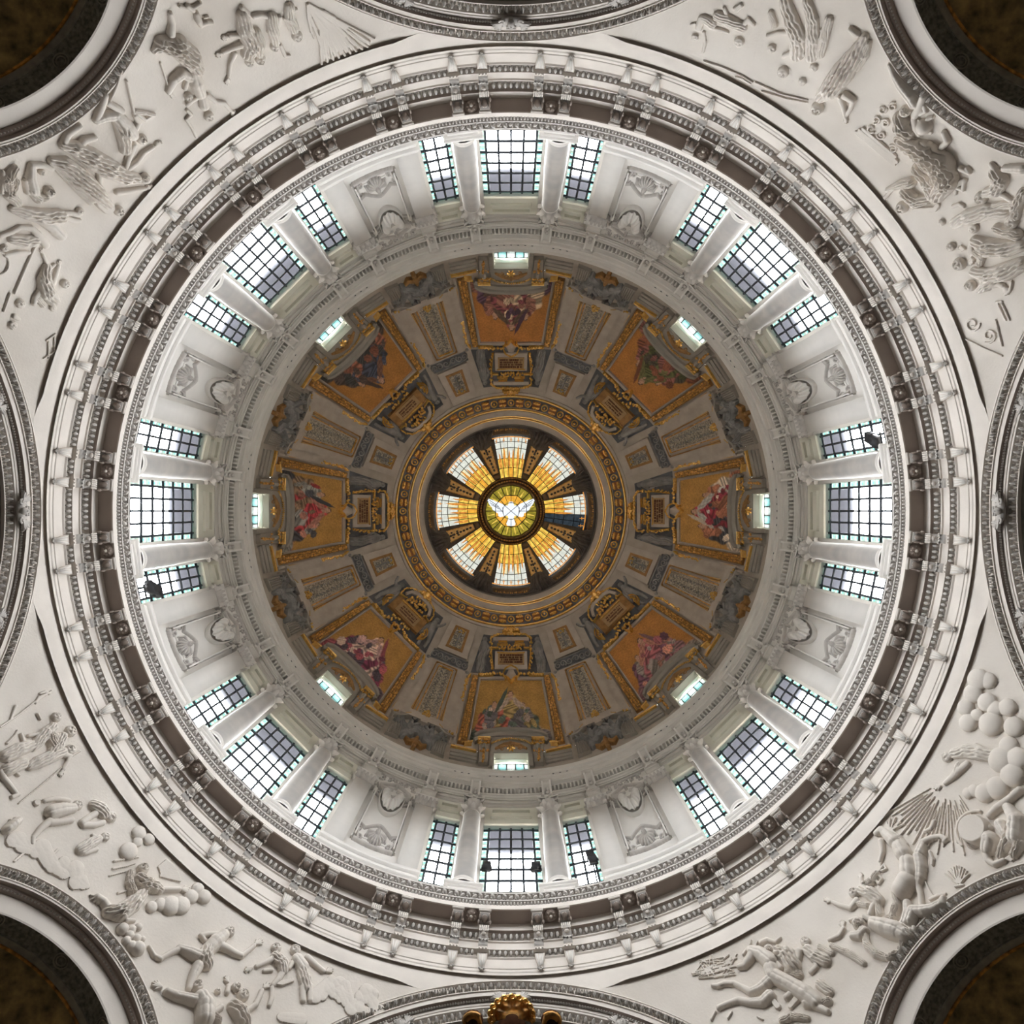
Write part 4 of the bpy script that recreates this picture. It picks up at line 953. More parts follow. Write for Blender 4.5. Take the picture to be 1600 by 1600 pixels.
for s in (-1, 1):
    gbd.append(Part('gilded_border', dm(MB().g(strip(dome_pt, [(s * 56, 259), (s * 77.5, 365)], [9, 15], .22, n=14)), 'gilded_border', 'goldbrown')))
    q = MB()
    for off in (-.28, 0, .28): beads(q, dome_pt, [(s * 56 + 9 * off, 260), (s * 77.5 + 15 * off, 364)], 3.6, 1.7, .24, .8, rngd)
    gbd[-1].subs.append(Part('beaded_ornament', dm(q, 'beaded_ornament', 'golddull'), kind='stuff'))
    q = MB().g(strip(dome_pt, [(s * 64, 258), (s * 68, 262), (s * 71, 270)], [3.5, 4, 3], .34, n=8, prof=ROUND))
    beads(q, dome_pt, [(s * 69, 264), (s * 74, 282), (s * 78, 300)], 2.6, 1.9, .22, 1.8, rngd); beads(q, dome_pt, [(s * 70, 266), (s * 75, 284)], 2.6, 1.8, .28, 2.4, rngd)
    gbd.append(Part('gilded_scroll', dm(q, 'gilded_scroll', 'gold'), kind='stuff'))
    gbd.append(Part('gilded_foot', dm(beads(MB().g(strip(dome_pt, [(s * 62, 366), (s * 74, 367)], 2.5, .34, n=5, prof=ROUND)), dome_pt, [(s * 60, 364), (s * 80, 368)], 3.2, 1.5, .25, .8, rngd), 'gilded_foot', 'gold'), kind='stuff'))
    gbd.append(Part('gilt_line', dm(MB().g(strip(dome_pt, [(s * 86, 350), (s * 83, 330)], 1.2, .16, n=5)), 'gilt_line', 'gold')))
    gbd.append(Part('outer_fillet', dm(MB().g(strip(dome_pt, [(s * 66, 262), (s * 90, 366)], 4.0, .12, n=12)).g(strip(dome_pt, [(s * 71, 262), (s * 97, 366)], 2.4, .20, n=12)), 'outer_fillet', 'rib'), kind='stuff'))
mtxt = ['dark maroon and cream figures on orange-gold ground', 'dark green and brown figures on orange-gold ground', 'crimson and white figures on gold ground', 'mauve and rose figures on orange-gold ground', 'olive, green and red figures on gold ground',
        'cream and rose figures on gold ground', 'crimson, slate and grey figures on gold ground', 'navy and dark brown figures on orange-gold ground']
for k in range(8):
    place([Part('picture', paint(k))] + sfr + gbd, 'mosaic_panel', f'{BAY[k]} dome mosaic: {mtxt[k]}', 'mosaic', D0, 45 * k, 'mosaics in the dome')

# ---- cartouches with inscription plates above the mosaics
def lettering(w, v0, v1, nl):
    q = MB(); rng = random.Random(5)
    for i in range(nl):
        v = v0 + (v1 - v0) * i / (nl - 1); x = -w
        while x < w - 1:
            l = rng.choice((.9, 1.1, 1.4)); q.g(strip(dome_pt, [(x, v), (x + l, v)], 2.1, .37, base=.30)); x += l + (.5 if rng.random() < .8 else 1.8)
    return q
def cart_A():
    p = [Part('back_panel', dm(MB().g(patch(dome_pt, [(-30, 258), (30, 258), (27, 196), (-27, 196)], .14, n=(6, 8))), 'back_panel', 'slate')),
         Part('tablet', dm(MB().g(patch(dome_pt, [(-26, 250), (26, 250), (25, 222), (-25, 222)], .26, n=(6, 5))), 'tablet', 'rib')),
         Part('inscription_plate', dm(MB().g(patch(dome_pt, [(-21, 243.5), (21, 243.5), (20.5, 226), (-20.5, 226)], .30, n=(6, 5))), 'inscription_plate', 'goldtext'), [Part('lettering', dm(lettering(18, 240, 229, 4), 'lettering', 'letter', False), kind='stuff')])]
    q = MB()
    for s in (-1, 1):
        q.g(strip(dome_pt, [(s * 8, 266), (s * 13, 258), (s * 10, 250), (s * 3, 246), (0, 245)], 2.4, .40, n=12, prof=ROUND)); q.g(strip(dome_pt, [(0, 270), (s * 4, 265), (s * 9, 262)], 2.4, .42, n=8, prof=ROUND))
        beads(q, dome_pt, [(s * 12, 259), (s * 30, 258), (s * 50, 259.5)], 2.4, 1.8, .30, 1.6, rngd); q.g(strip(dome_pt, [(s * 28, 257.5), (s * 40, 258.5), (s * 52, 258)], [2.0, 2.6, 1.4], .36, n=8, prof=ROUND))
    p.append(Part('gilded_crest', dm(q, 'gilded_crest', 'gold'), [Part('crest_shield', dm(MB().g(relief([S('b', (0, 258, 9), (0, 251, 6))], dome_pt, .03, 1)), 'crest_shield', 'rib'))], kind='stuff'))
    q = MB()
    for s in (-1, 1):
        q.g(strip(dome_pt, [(s * 28, 250), (s * 30, 235), (s * 31, 216)], 2.2, .36, n=10, prof=ROUND)); beads(q, dome_pt, [(s * 30, 252), (s * 33, 230), (s * 31, 208)], 2.6, 1.7, .30, 1.3, rngd)
        q.g(strip(dome_pt, [(s * 5, 211), (s * 22, 211.5)], 2.2, .42, n=5, prof=ROUND)); q.g(strip(dome_pt, [(s * 6, 207), (s * 20, 206.5)], 1.6, .42, n=5, prof=ROUND)); q.g(strip(dome_pt, [(s * 20, 217), (s * 30, 217)], 1.5, .38, n=4))
    q.g(strip(dome_pt, [(-22, 224.5), (0, 226), (22, 224.5)], 1.6, .40, n=10, prof=ROUND))
    beads(q, dome_pt, [(-18, 219), (18, 219)], 2.8, 2.0, .34, 1.5, rngd); beads(q, dome_pt, [(-18, 215), (18, 215)], 3.2, 1.6, .34, 1.5, rngd)
    beads(q, dome_pt, [(-33, 210), (-31, 201), (-22, 196), (0, 195), (22, 196), (31, 201), (33, 210)], 2.5, 2.0, .34, .7, rngd)
    p.append(Part('gilded_frame', dm(q, 'gilded_frame', 'gold'), kind='stuff'))
    p.append(Part('beam', dm(MB().g(strip(dome_pt, [(-28, 202.5), (28, 202.5)], 5, .34, n=8)), 'beam', 'rib')))
    q = MB()
    for i in range(-3, 4):
        a = radians(i * 27); q.g(strip(dome_pt, [(0, 190), (14 * sin(a), 190 - 8 * cos(a) + 2)], [2, 3.2], .50, prof=ROUND))
    beads(q, dome_pt, [(-12, 189), (12, 189)], 3, 2.2, .45, 1.5, rngd); q.g(relief([S('b', (0, 189, 4.5))], dome_pt, .05, .8, lift=.3))
    p.append(Part('gilded_palmette', dm(q, 'gilded_palmette', 'gold'), kind='stuff'))
    return p
def cart_B():
    p = [Part('back_panel', dm(MB().g(patch(dome_pt, [(-33, 258), (33, 258), (28, 196), (-28, 196)], .12, n=(6, 8))), 'back_panel', 'slate')),
         Part('tablet', dm(MB().g(patch(dome_pt, [(-32, 244), (32, 244), (31, 219), (-31, 219)], .30, n=(6, 5))).g(strip(dome_pt, [(-31, 243), (31, 243)], 1.5, .38, n=6)).g(strip(dome_pt, [(-30, 220), (30, 220)], 1.5, .38, n=6)), 'tablet', 'goldbrown'), kind='stuff'),
         Part('inscription_plate', dm(MB().g(patch(dome_pt, [(-21, 240), (21, 240), (20.5, 224), (-20.5, 224)], .34, n=(6, 5))), 'inscription_plate', 'goldtext'), [Part('lettering', dm(lettering(16, 236, 228, 3), 'lettering', 'letter', False, 30), kind='stuff')])]
    q = MB()
    for s in (-1, 1):
        beads(q, dome_pt, [(0, 258), (s * 14, 256), (s * 22, 260), (s * 50, 258.5)], 2.3, 1.9, .34, 2.0, rngd); q.g(strip(dome_pt, [(s * 20, 260), (s * 36, 258), (s * 52, 257.5)], [2, 2.6, 1.4], .36, n=8, prof=ROUND))
        q.g(strip(dome_pt, [(0, 268), (s * 6, 262), (s * 4, 258)], 3, .44, n=8, prof=ROUND)); beads(q, dome_pt, [(s * 2, 249), (s * 18, 250)], 2.8, 2.0, .34, 1.6, rngd)
    p.append(Part('gilded_crest', dm(q, 'gilded_crest', 'gold'), kind='stuff'))
    q = MB()
    for s in (-1, 1):
        q.g(strip(dome_pt, [(s * (36 + 9 * cos(t)), 236 + 10 * sin(t)) for t in np.linspace(-1.5, 1.5, 12)], 1.8, .34, prof=ROUND)); q.g(strip(dome_pt, [(s * (36 + 6 * cos(t)), 236 + 6.5 * sin(t)) for t in np.linspace(-1.5, 1.5, 10)], 1.3, .34, prof=ROUND))
        beads(q, dome_pt, [(s * 36, 231), (s * 40, 236), (s * 36, 241)], 2.5, 1.6, .3, .6, rngd); q.g(strip(dome_pt, [(s * 20, 214), (s * 32, 216)], 2.2, .36, n=5, prof=ROUND))
    beads(q, dome_pt, [(-22, 215), (22, 215)], 2.4, 2.0, .36, 2.4, rngd); beads(q, dome_pt, [(-16, 209), (16, 209)], 2.4, 2.2, .40, 3.0, rngd); beads(q, dome_pt, [(-10, 203), (10, 203)], 2.6, 2.0, .38, 2.2, rngd)
    q.g(strip(dome_pt, [(-22, 222), (22, 222)], 1.4, .40, n=6))
    beads(q, dome_pt, [(-32, 215), (-31, 205), (-24, 197), (-10, 192), (10, 192), (24, 197), (31, 205), (32, 215)], 2.3, 1.6, .32, .5, rngd)
    p.append(Part('gilded_scrollwork', dm(q, 'gilded_scrollwork', 'gold'), kind='stuff'))
    p.append(Part('curved_bracket', dm(MB().g(strip(dome_pt, [(-25, 210), (-20, 201), (-10, 197), (10, 197), (20, 201), (25, 210)], 4.5, .32, n=20)), 'curved_bracket', 'rib')))
    q = MB(); q.g(relief([S('b', (0, 187, 5)), S('b', (-7, 189, 3.2)), S('b', (7, 189, 3.2)), S('b', (0, 193, 3.6))], dome_pt, .06, .8, lift=.25)); beads(q, dome_pt, [(-8, 184), (8, 184)], 2.6, 1.8, .5, 1.4, rngd)
    p.append(Part('gilded_mask', dm(q, 'gilded_mask', 'gold'), kind='stuff'))
    return p
CA, CB = cart_A(), cart_B()
# pairs of slate-coloured relief figures beside each cartouche
def putti(s, var):
    if var == 0: st = [S('h', (s * 41, 201, 4.2)), S('b', (s * 42, 208, 5), (s * 43, 219, 5.5)), S('d', (s * 43, 220, 6), (s * 47, 236, 8), (s * 48, 247, 7)), S('b', (s * 38, 209, 2.3), (s * 34, 216, 2), (s * 37, 223, 1.8)), S('b', (s * 46, 209, 2.3), (s * 49, 218, 2)), S('b', (s * 44, 245, 2.6), (s * 43, 250, 2.2))]
    else: st = [S('h', (s * 39, 203, 4.2)), S('b', (s * 40, 210, 5), (s * 44, 222, 5.2)), S('b', (s * 44, 224, 4), (s * 40, 238, 3), (s * 44, 249, 2.4)), S('b', (s * 46, 224, 4), (s * 52, 236, 3), (s * 54, 246, 2.4)), S('b', (s * 44, 211, 2.2), (s * 50, 204, 2), (s * 52, 198, 1.8)), S('d', (s * 36, 216, 4), (s * 35, 232, 5))]
    return relief(st, dome_pt, .034, .8, lift=.05)
for k in range(8):
    B = k % 2
    place(CB if B else CA, 'cartouche', f'gilded inscription cartouche above the {BAY[k]} mosaic, ' + ('with side scrolls' if B else 'with arched garland'), 'cartouche', D0, 45 * k, 'inscription cartouches in the dome')
    for s, w in ((-1, 'anticlockwise'), (1, 'clockwise')):
        if k < 2:
            PT = globals().setdefault('PT', {}); PT[(B, s)] = [Part('figure', dm(MB().g(putti(s, B)), 'relief_figure', 'slatefig')), Part('ground', dm(MB().g(patch(dome_pt, [(s * 29, 254), (s * 63, 252), (s * 43, 193), (s * 26, 195)] if s > 0 else [(s * 63, 252), (s * 29, 254), (s * 26, 195), (s * 43, 193)], .03, n=(6, 8))), 'relief_ground', 'slate'))]
        place(PT[(B, s)], 'stucco_figure', f'slate-grey stucco figure {w} of the {BAY[k]} inscription cartouche', 'sculpture', D0, 45 * k, 'stucco figures by the cartouches')

# ---- ribs between the mosaics (frame turned by 22.5 degrees)
rp = []
shaftq = [(-55, 362), (55, 362), (36, 262), (-36, 262)]
rp.append(Part('rib_slab', dm(MB().g(patch(dome_pt, shaftq, .20, n=(10, 16))), 'rib_slab', 'rib')))
rp.append(Part('rib_core', dm(MB().g(patch(dome_pt, [(-41, 362), (41, 362), (27, 264), (-27, 264)], .36, n=(10, 16))), 'rib_core', 'rib')))
for a_, b_, c_, d_ in ((17.5, 11.8, 1.6, 'golddull'), (21, 14.6, 1.2, 'rib'), (24.5, 17.4, 2.0, 'goldbrown')):
    q = MB()
    for s in (-1, 1): q.g(strip(dome_pt, [(s * a_, 352), (s * b_, 268 + (17.4 - b_) * .7)], c_, .46, n=12))
    q.g(strip(dome_pt, [(-b_, 268 + (17.4 - b_) * .7), (b_, 268 + (17.4 - b_) * .7)], c_, .46, n=6)); rp.append(Part('panel_moulding', dm(q, 'panel_moulding', d_), kind='stuff'))
rp.append(Part('patterned_panel', dm(MB().g(patch(dome_pt, [(-14.5, 352), (14.5, 352), (9.5, 273), (-9.5, 273)], .38, n=(6, 16))), 'patterned_panel', 'pattern')))
q = MB()
for i in range(13):
    v = 276 + i * 5.9; w = 4 + i * .22
    for s in (-1, 1): q.g(strip(dome_pt, [(s * (w + 2.6 * cos(t)), v + 2.3 * sin(t)) for t in np.linspace(-2.6, 2.0, 8)], .9, .43, prof=ROUND))
rp.append(Part('scroll_tracery', dm(q, 'scroll_tracery', 'slatefig'), kind='stuff'))
for s in (-1, 1):
    rp.append(Part('gilt_line', dm(MB().g(strip(dome_pt, [(s * 27, 352), (s * 23.6, 330)], .9, .44, n=6)), 'gilt_line', 'gold')))
    rp.append(Part('gilt_line', dm(MB().g(strip(dome_pt, [(s * 22.5, 352), (s * 20.6, 338)], .9, .52, n=6)), 'gilt_line', 'gold')))
    rp.append(Part('corner_block', dm(MB().g(relief([S('b', (s * 33, 262, 3)), S('b', (s * 36, 268, 2.2)), S('b', (s * 38, 273, 1.8))], dome_pt, .05, .8, lift=.15)), 'corner_block', 'slatefig'), kind='stuff'))
rp.append(Part('scroll_frieze', dm(MB().g(patch(dome_pt, [(-30, 262), (30, 262), (27, 245), (-27, 245)], .16, n=(10, 4))), 'frieze_ground', 'slate'),
               [Part('frieze_scrolls', dm(MB().g(relief([spiral(s * x, 253.5, 5.4, 1.25, a, 1.3, s) for s in (-1, 1) for x, a in ((6, 0), (16.5, 2.2), (25, 4))] + [S('b', (-28, 246, .9), (28, 246, .9)), S('b', (-30, 261, .9), (30, 261, .9)), S('b', (0, 253, 2.2))], dome_pt, .05, .6, lift=.16)), 'frieze_scrolls', 'slatefig'), kind='stuff')]))
rp.append(Part('upper_panel', dm(MB().g(patch(dome_pt, [(-25, 243.5), (25, 243.5), (20.5, 188), (-20.5, 188)], .24, n=(8, 10))), 'upper_panel', 'rib')))
rp.append(Part('gilded_coffer', dm(MB().g(patch(dome_pt, [(-14.5, 237), (14.5, 237), (11.8, 200), (-11.8, 200)], .28, n=(6, 6))), 'gilded_coffer', 'goldbrown'),
               [Part('coffer_ground', dm(MB().g(patch(dome_pt, [(-10, 233.5), (10, 233.5), (8, 203.5), (-8, 203.5)], .30, n=(5, 6))), 'coffer_ground', 'pattern')),
                Part('coffer_relief', dm(MB().g(relief([spiral(s * 4.2, v, 3.2, 1.1, v, .9, s) for s in (-1, 1) for v in (211, 219, 227)] + [S('b', (0, 205, 1.6), (0, 231, 1.6))], dome_pt, .06, .6, lift=.30)), 'coffer_relief', 'slatefig'), kind='stuff'),
                Part('gilded_spray', dm(beads(beads(MB(), dome_pt, [(-7, 206), (0, 204.5), (7, 206)], 2, 1.3, .38, .8, rngd), dome_pt, [(-4, 209), (4, 209)], 2.4, 1.2, .38, .8, rngd), 'gilded_spray', 'gold'), kind='stuff')]))
for k in range(8): place(rp, 'dome_rib', f'panelled stucco dome rib {between(k).replace("window groups", "mosaics")}', 'rib', D0, 45 * k + 22.5, 'ribs of the dome')

# ---- eagle groups at the foot of each rib
eg = []
for s in (-1, 1):
    q = MB().g(patch(dome_pt, [(s * 39 - 11, 398), (s * 39 + 11, 398), (s * 38 + 9, 378), (s * 38 - 9, 378)], .22, n=(5, 5)))
    fl = MB()
    for i in range(6): fl.g(strip(dome_pt, [(s * 39 - 9 + i * 3.6, 397), (s * 38 - 8 + i * 3.2, 380)], 1.8, .30, prof=ROUND, n=5))
    eg.append(Part('fluted_capital', dm(q, 'fluted_capital', 'attic'), [Part('flutes', dm(fl, 'flutes', 'attic'), kind='stuff'), Part('star_leaf', dm(MB().g(relief([S('b', (s * 39, 374, 1.4), (s * 39 + 6 * cos(a), 374 + 6 * sin(a), 1.3)) for a in np.linspace(0, 5.2, 6)], dome_pt, .05, .7, lift=.22)), 'star_leaf', 'slatefig'), kind='stuff')]))
eg.append(Part('eagle', dm(MB().g(relief([S('b', (0, 390, 4), (0, 397, 4.5)), S('b', (0, 387, 2.6)), S('d', (2, 394, 3.5), (11, 397, 3.2), (17, 393, 2)), S('d', (-2, 394, 3.5), (-11, 397, 3.2), (-17, 393, 2)), S('d', (0, 397, 3), (0, 402, 3.5))], dome_pt, .035, .7, lift=.16)), 'eagle', 'goldbrown'), label='golden-brown spread eagle'))
fg = [S('h', (-17, 366, 4)), S('h', (18, 367, 4)), S('b', (-18, 373, 5), (-22, 383, 5)), S('b', (18, 374, 5), (22, 384, 5)), S('d', (-22, 384, 6), (-30, 376, 5), (-34, 368, 4)), S('d', (22, 384, 6), (30, 376, 5), (34, 368, 4)), S('d', (-10, 380, 6), (0, 376, 6), (10, 380, 6)),
      S('b', (-14, 371, 2.4), (-6, 366, 2.2), (0, 362, 2.2)), S('b', (14, 371, 2.4), (6, 366, 2.2), (0, 362, 2.2)), S('d', (-24, 390, 5), (-12, 384, 5)), S('d', (24, 390, 5), (12, 384, 5))]
eg.append(Part('figure_group', dm(MB().g(relief(fg, dome_pt, .055, .8, lift=.14)), 'figure_group', 'slatefig')))
for s in (-1, 1):
    eg.append(Part('ribbon', dm(MB().g(strip(dome_pt, [(s * 50, 366), (s * 38, 366), (s * 24, 360), (s * 14, 360), (s * 8, 364)], [2, 4, 4, 3.4, 2], .34, n=14, prof=ROUND)), 'ribbon', 'attic')))
    q = MB().g(strip(dome_pt, [(s * 32, 361.5), (s * 24, 358)], 1.6, .40, n=5, prof=ROUND)); beads(q, dome_pt, [(s * 52, 365), (s * 44, 363)], 3, 1.6, .34, .8, rngd)
    eg.append(Part('gilt_ribbon_edge', dm(q, 'gilt_ribbon_edge', 'gold'), kind='stuff'))
    eg.append(Part('dark_wreath', dm(MB().g(strip(dome_pt, [(s * 15 + 4.2 * cos(t), 362 + 4.2 * sin(t)) for t in np.linspace(0, 6.28, 13)], 2.4, .34, prof=ROUND)), 'dark_wreath', 'bronze')))
eg.append(Part('lantern_block', dm(MB().g(patch(dome_pt, [(-6, 366), (6, 366), (5, 353), (-5, 353)], .42, n=(4, 4))), 'lantern_block', 'rib'), [Part('gilded_tassel', dm(beads(beads(beads(MB(), dome_pt, [(-7, 355), (7, 355)], 2.4, 1.8, .46, .8, rngd), dome_pt, [(-6, 350.5), (6, 350.5)], 2.4, 1.9, .42, .8, rngd), dome_pt, [(-4, 346.5), (4, 346.5)], 2.4, 1.7, .38, .6, rngd), 'gilded_tassel', 'gold'), kind='stuff')]))
for k in range(8): place(eg, 'eagle_group', f'sculpted eagle and figures at the rib foot {between(k).replace("window groups", "mosaics")}', 'sculpture', D0, 45 * k + 22.5, 'eagle groups at the rib feet')

# ---- gilded aedicules around the attic windows
ae = []
ped_ = [(-58, 356), (-50, 351), (-38, 348.5), (-20, 346.5), (0, 346), (20, 346.5), (38, 348.5), (50, 351), (58, 356)]
ae.append(Part('pediment', dm(MB().g(strip(dome_pt, [(u, v + 6.5) for u, v in ped_], 6, .26, n=24)).g(strip(dome_pt, [(u, v + 2.4) for u, v in ped_], 3.2, .45, n=24, prof=ROUND)).g(strip(dome_pt, ped_, 2.4, .36, n=24)), 'pediment', 'attic'), kind='stuff'))
ae.append(Part('tympanum', dm(MB().g(patch(dome_pt, [(-32, 379), (32, 379), (31, 352), (-31, 352)], .12, n=(10, 6))), 'tympanum', 'attic'),
               [Part('tympanum_relief', dm(MB().g(relief([S('d', (-24, 374, 2), (-12, 369, 3), (0, 367, 3.2), (12, 369, 3), (24, 374, 2))] + [spiral(s * 14, 374, 3, 1.1, 0, 1, s) for s in (-1, 1)], dome_pt, .05, .7, lift=.12)), 'tympanum_relief', 'goldbrown'), kind='stuff')]))
ae.append(Part('bead_garland', dm(beads(MB(), dome_pt, [(-33, 369), (-24, 364), (-12, 361), (0, 360), (12, 361), (24, 364), (33, 369)], 3.1, 1.5, .22), 'bead_garland', 'gold'), kind='stuff'))
ae.append(Part('gilded_star', dm(MB().g(relief([S('b', (0, 374, 1.6), (6 * cos(a), 374 + 4.5 * sin(a), .9)) for a in np.linspace(0, 5.24, 6)], dome_pt, .08, .6, lift=.14)), 'gilded_star', 'gold')))
for s in (-1, 1):
    ae.append(Part('console', dm(MB().g(patch(dome_pt, [(s * 44 - 7, 399), (s * 44 + 7, 399), (s * 43 + 8, 362), (s * 43 - 8, 362)], .28, n=(4, 8))), 'aedicule_console', 'attic'),
                   [Part('gilded_cap', dm(beads(beads(MB().g(strip(dome_pt, [(s * 43 - 10, 362), (s * 43 + 10, 362)], 2.2, .46, n=5, prof=ROUND)), dome_pt, [(s * 43 - 11, 366), (s * 43 + 11, 366)], 2.6, 1.7, .42, .7, rngd), dome_pt, [(s * 43 - 10, 370.5), (s * 43 + 10, 370.5)], 2.8, 1.6, .38, .8, rngd), 'gilded_cap', 'gold'), kind='stuff'),
                    Part('gilded_drop', dm(beads(beads(MB(), dome_pt, [(s * 44, 378), (s * 44.5, 399)], 2.6, 2.2, .32, 1.2, rngd), dome_pt, [(s * 43 - 8, 382), (s * 43 + 8, 382)], 3, 1.6, .32, 1, rngd), 'gilded_drop', 'golddull'), kind='stuff'),
                    Part('face_block', dm(MB().g(relief([S('b', (s * 43, 375, 4.2))], dome_pt, .05, .8, lift=.28)), 'face_block', 'attic'))]))
    ae.append(Part('jamb', dm(MB().g(patch(dome_pt, [(s * 32 - 3.5, 402), (s * 32 + 3.5, 402), (s * 31 + 3.5, 380), (s * 31 - 3.5, 380)], .18, n=(3, 6))), 'jamb', 'attic')))
    ae.append(Part('attic_course', dm(MB().g(strip(dome_pt, [(s * 54, 389), (s * 96, 380)], 15, .12, n=6)).g(strip(dome_pt, [(s * 54, 393), (s * 97, 384)], 1.6, .20, n=6)).g(strip(dome_pt, [(s * 54, 387), (s * 96, 378.5)], 1.6, .20, n=6)), 'attic_course', 'attic'), kind='stuff'))
    ae.append(Part('gilt_fillet', dm(MB().g(strip(dome_pt, [(s * 55, 378.5), (s * 95, 369.5)], 2.0, .20, n=6)), 'gilt_fillet', 'gold')))
for k in range(8): place(ae, 'attic_aedicule', f'gilded pediment and consoles framing the {BAY[k]} attic window', 'aedicule', D0, 45 * k, 'gilded surrounds of the attic windows')

# ================================================================== LANTERN
L0 = (0, 0, 60.0)
lm = lambda mb, nme, mat, sm=True: mb.mesh(nme, mat, L0, smooth=sm, angle=30)
# drum of the lantern
struct_l = struct('wall_lantern', MB().g(lathe([(6.70, 58.5), (6.70, 60.2), (6.55, 60.3), (6.55, 60.9), (6.30, 61.0), (6.30, 61.5)], n=64)).mesh('lantern_drum', 'bronze'), 'dark bronze lantern drum above the oculus', 'wall')
new('lantern_backing', MB().g(lathe([(6.6, 61.3), (2.6, 65.6), (2.6, 66.4), (0.01, 66.6)], n=64)).mesh('lantern_backing', 'bronze'), struct_l)
mb = MB()
for k in range(8):
    for i in range(-6, 7):
        a = radians(45 * k + i * 2.3); rr = 6.28; mb.g(ell((rr * sin(a), -rr * cos(a), 61.15), (.10 * cos(a), .10 * sin(a), 0), (-.03 * sin(a), .03 * cos(a), 0), (0, 0, .12), 6, 4))
tag(new('gilded_frieze', mb.mesh('gilded_frieze', 'golddull'), struct_l), None, kind='stuff')
rr_ = [118, 109, 99, 83, 68, 53]
def half_w(r): return 16.5 + (30 - 16.5) * (r - 53) / 65
PG = {}
def petal_pane(i, j):
    r1, r0 = rr_[i], rr_[i + 1]; f0, f1 = -1 + .4 * j, -1 + .4 * (j + 1); g = .55
    q = []
    for r, f in ((r1 - g, f0), (r1 - g, f1), (r0 + g, f1), (r0 + g, f0)):
        x = half_w(r) * f; x += g * (1 if f == f0 else -1); q.append((x, sqrt(max(r * r - x * x, 1))))
    return patch(lant_pt, q, .10, base=.02, n=(3, 3))
for i in range(5):
    for j in range(5): PG[(i, j)] = petal_pane(i, j)
pm2 = {}
def pane_mesh(i, j, mat):
    if (i, j, mat) not in pm2: pm2[(i, j, mat)] = lm(MB().g(PG[(i, j)]), 'pane', mat, False)
    return pm2[(i, j, mat)]
def arc_pt(f, r): x = half_w(r) * f; return (x, sqrt(r * r - x * x))
fleur = MB()
for f in (-.8, -.4, 0, .4, .8):
    x, y = arc_pt(f, 112); fleur.g(strip(lant_pt, [(x, y - 4.5), (x, y + 3)], [.8, 1.6], .16, base=.08)); fleur.g(strip(lant_pt, [(x - 2.2, y - 1), (x + 2.2, y - 1)], 1.0, .16, base=.08))
arcs = MB().g(strip(lant_pt, [arc_pt(f, 116.3) for f in np.linspace(-1, 1, 21)], 1.6, .16, base=.08))
fleurm = lm(fleur, 'fleuron', 'g_amber'); arcm = lm(arcs, 'amber_edge', 'g_amber')
flames = []
for f, tipr, w in ((-.78, 92, 3.0), (-.45, 101, 3.6), (-.12, 96, 3.0), (.14, 98, 3.0), (.46, 103, 3.6), (.80, 93, 3.0)):
    pts = [arc_pt(f * (1 + .05 * sin(q)), r) for q, r in enumerate(np.linspace(69, tipr, 7))]
    flames.append(lm(MB().g(strip(lant_pt, pts, [w * .7, w, w * .8, w * 1.1, w * .8, w * .6, .3], .17, base=.08)), 'flame', 'g_amber'))
rays = [lm(MB().g(strip(lant_pt, [arc_pt(f, 54), arc_pt(f, 82)], [1.0, 1.5], .16, base=.08)), 'ray', 'g_amber') for f in (-.7, -.3, .1, .5, .85)]
for k in range(8):
    r = new(f'window_{33 + k}', None); r.location = (0, 0, 60.0 + H0); r.rotation_euler = (0, 0, radians(45 * k)); r.empty_display_size = .2
    tag(r, f'{BAY[k]} stained glass petal of the lantern with golden flames' + (', partly dark' if k == 2 else ''), 'window', 'stained glass petals of the lantern', 'structure')
    for i in range(5):
        for j in range(5):
            mat = 'g_white' if i < 2 else ('g_pale' if i == 2 and (i + j) % 2 else ('g_white' if i == 2 else ('g_yellow' if i == 3 or (i + j) % 3 else 'g_orange')))
            if k == 2 and j >= 3: mat = 'g_dark'
            new('pane', pane_mesh(i, j, mat), r)
    for q, fm in enumerate(flames):
        if not (k == 2 and q >= 4): new('flame', fm, r)
    for q, fm in enumerate(rays):
        if not (k == 2 and q >= 3): new('ray', fm, r)
    tag(new('fleuron', fleurm, r), None, kind='stuff'); new('amber_edge', arcm, r)
# ribs between the petals
lr = [Part('rib_body', lm(MB().g(patch(lant_pt, [(-19, 116), (19, 116), (5.5, 54), (-5.5, 54)], .14, base=-.1, n=(4, 8))), 'rib_body', 'bronze')),
      Part('gilded_panel', lm(MB().g(patch(lant_pt, [(-9.5, 106), (9.5, 106), (4.2, 63), (-4.2, 63)], .20, n=(4, 8))), 'gilded_panel', 'lanterngold'),
           [Part('flower_relief', lm(beads(beads(beads(MB(), lant_pt, [(0, 66), (0, 104)], 5.5, 2.0, .24), lant_pt, [(-4.5, 90), (4.5, 90)], 3, 1.7, .24), lant_pt, [(-6, 99), (6, 99)], 4, 1.6, .24), 'flower_relief', 'bronze'), kind='stuff'),
            Part('gold_edge', lm(MB().g(strip(lant_pt, [(-9.5, 106), (-4.2, 63)], 1.2, .26, n=6)).g(strip(lant_pt, [(9.5, 106), (4.2, 63)], 1.2, .26, n=6)), 'gold_edge', 'golddull'), kind='stuff')]),
      Part('rib_foot', lm(MB().g(relief([S('d', (0, 112, 9), (0, 126, 12)), S('d', (-9, 118, 6), (-16, 129, 7)), S('d', (9, 118, 6), (16, 129, 7)), S('h', (0, 110, 5)), S('b', (-10, 112, 3), (-6, 106, 2)), S('b', (10, 112, 3), (6, 106, 2))], lant_pt, .05, .9, lift=.15, sink=.4)), 'acanthus_foot', 'bronze')),
      Part('rib_head', lm(MB().g(strip(lant_pt, [(-5, 58), (5, 58)], 5, .28, n=3)), 'rib_head', 'bronzeb'))]
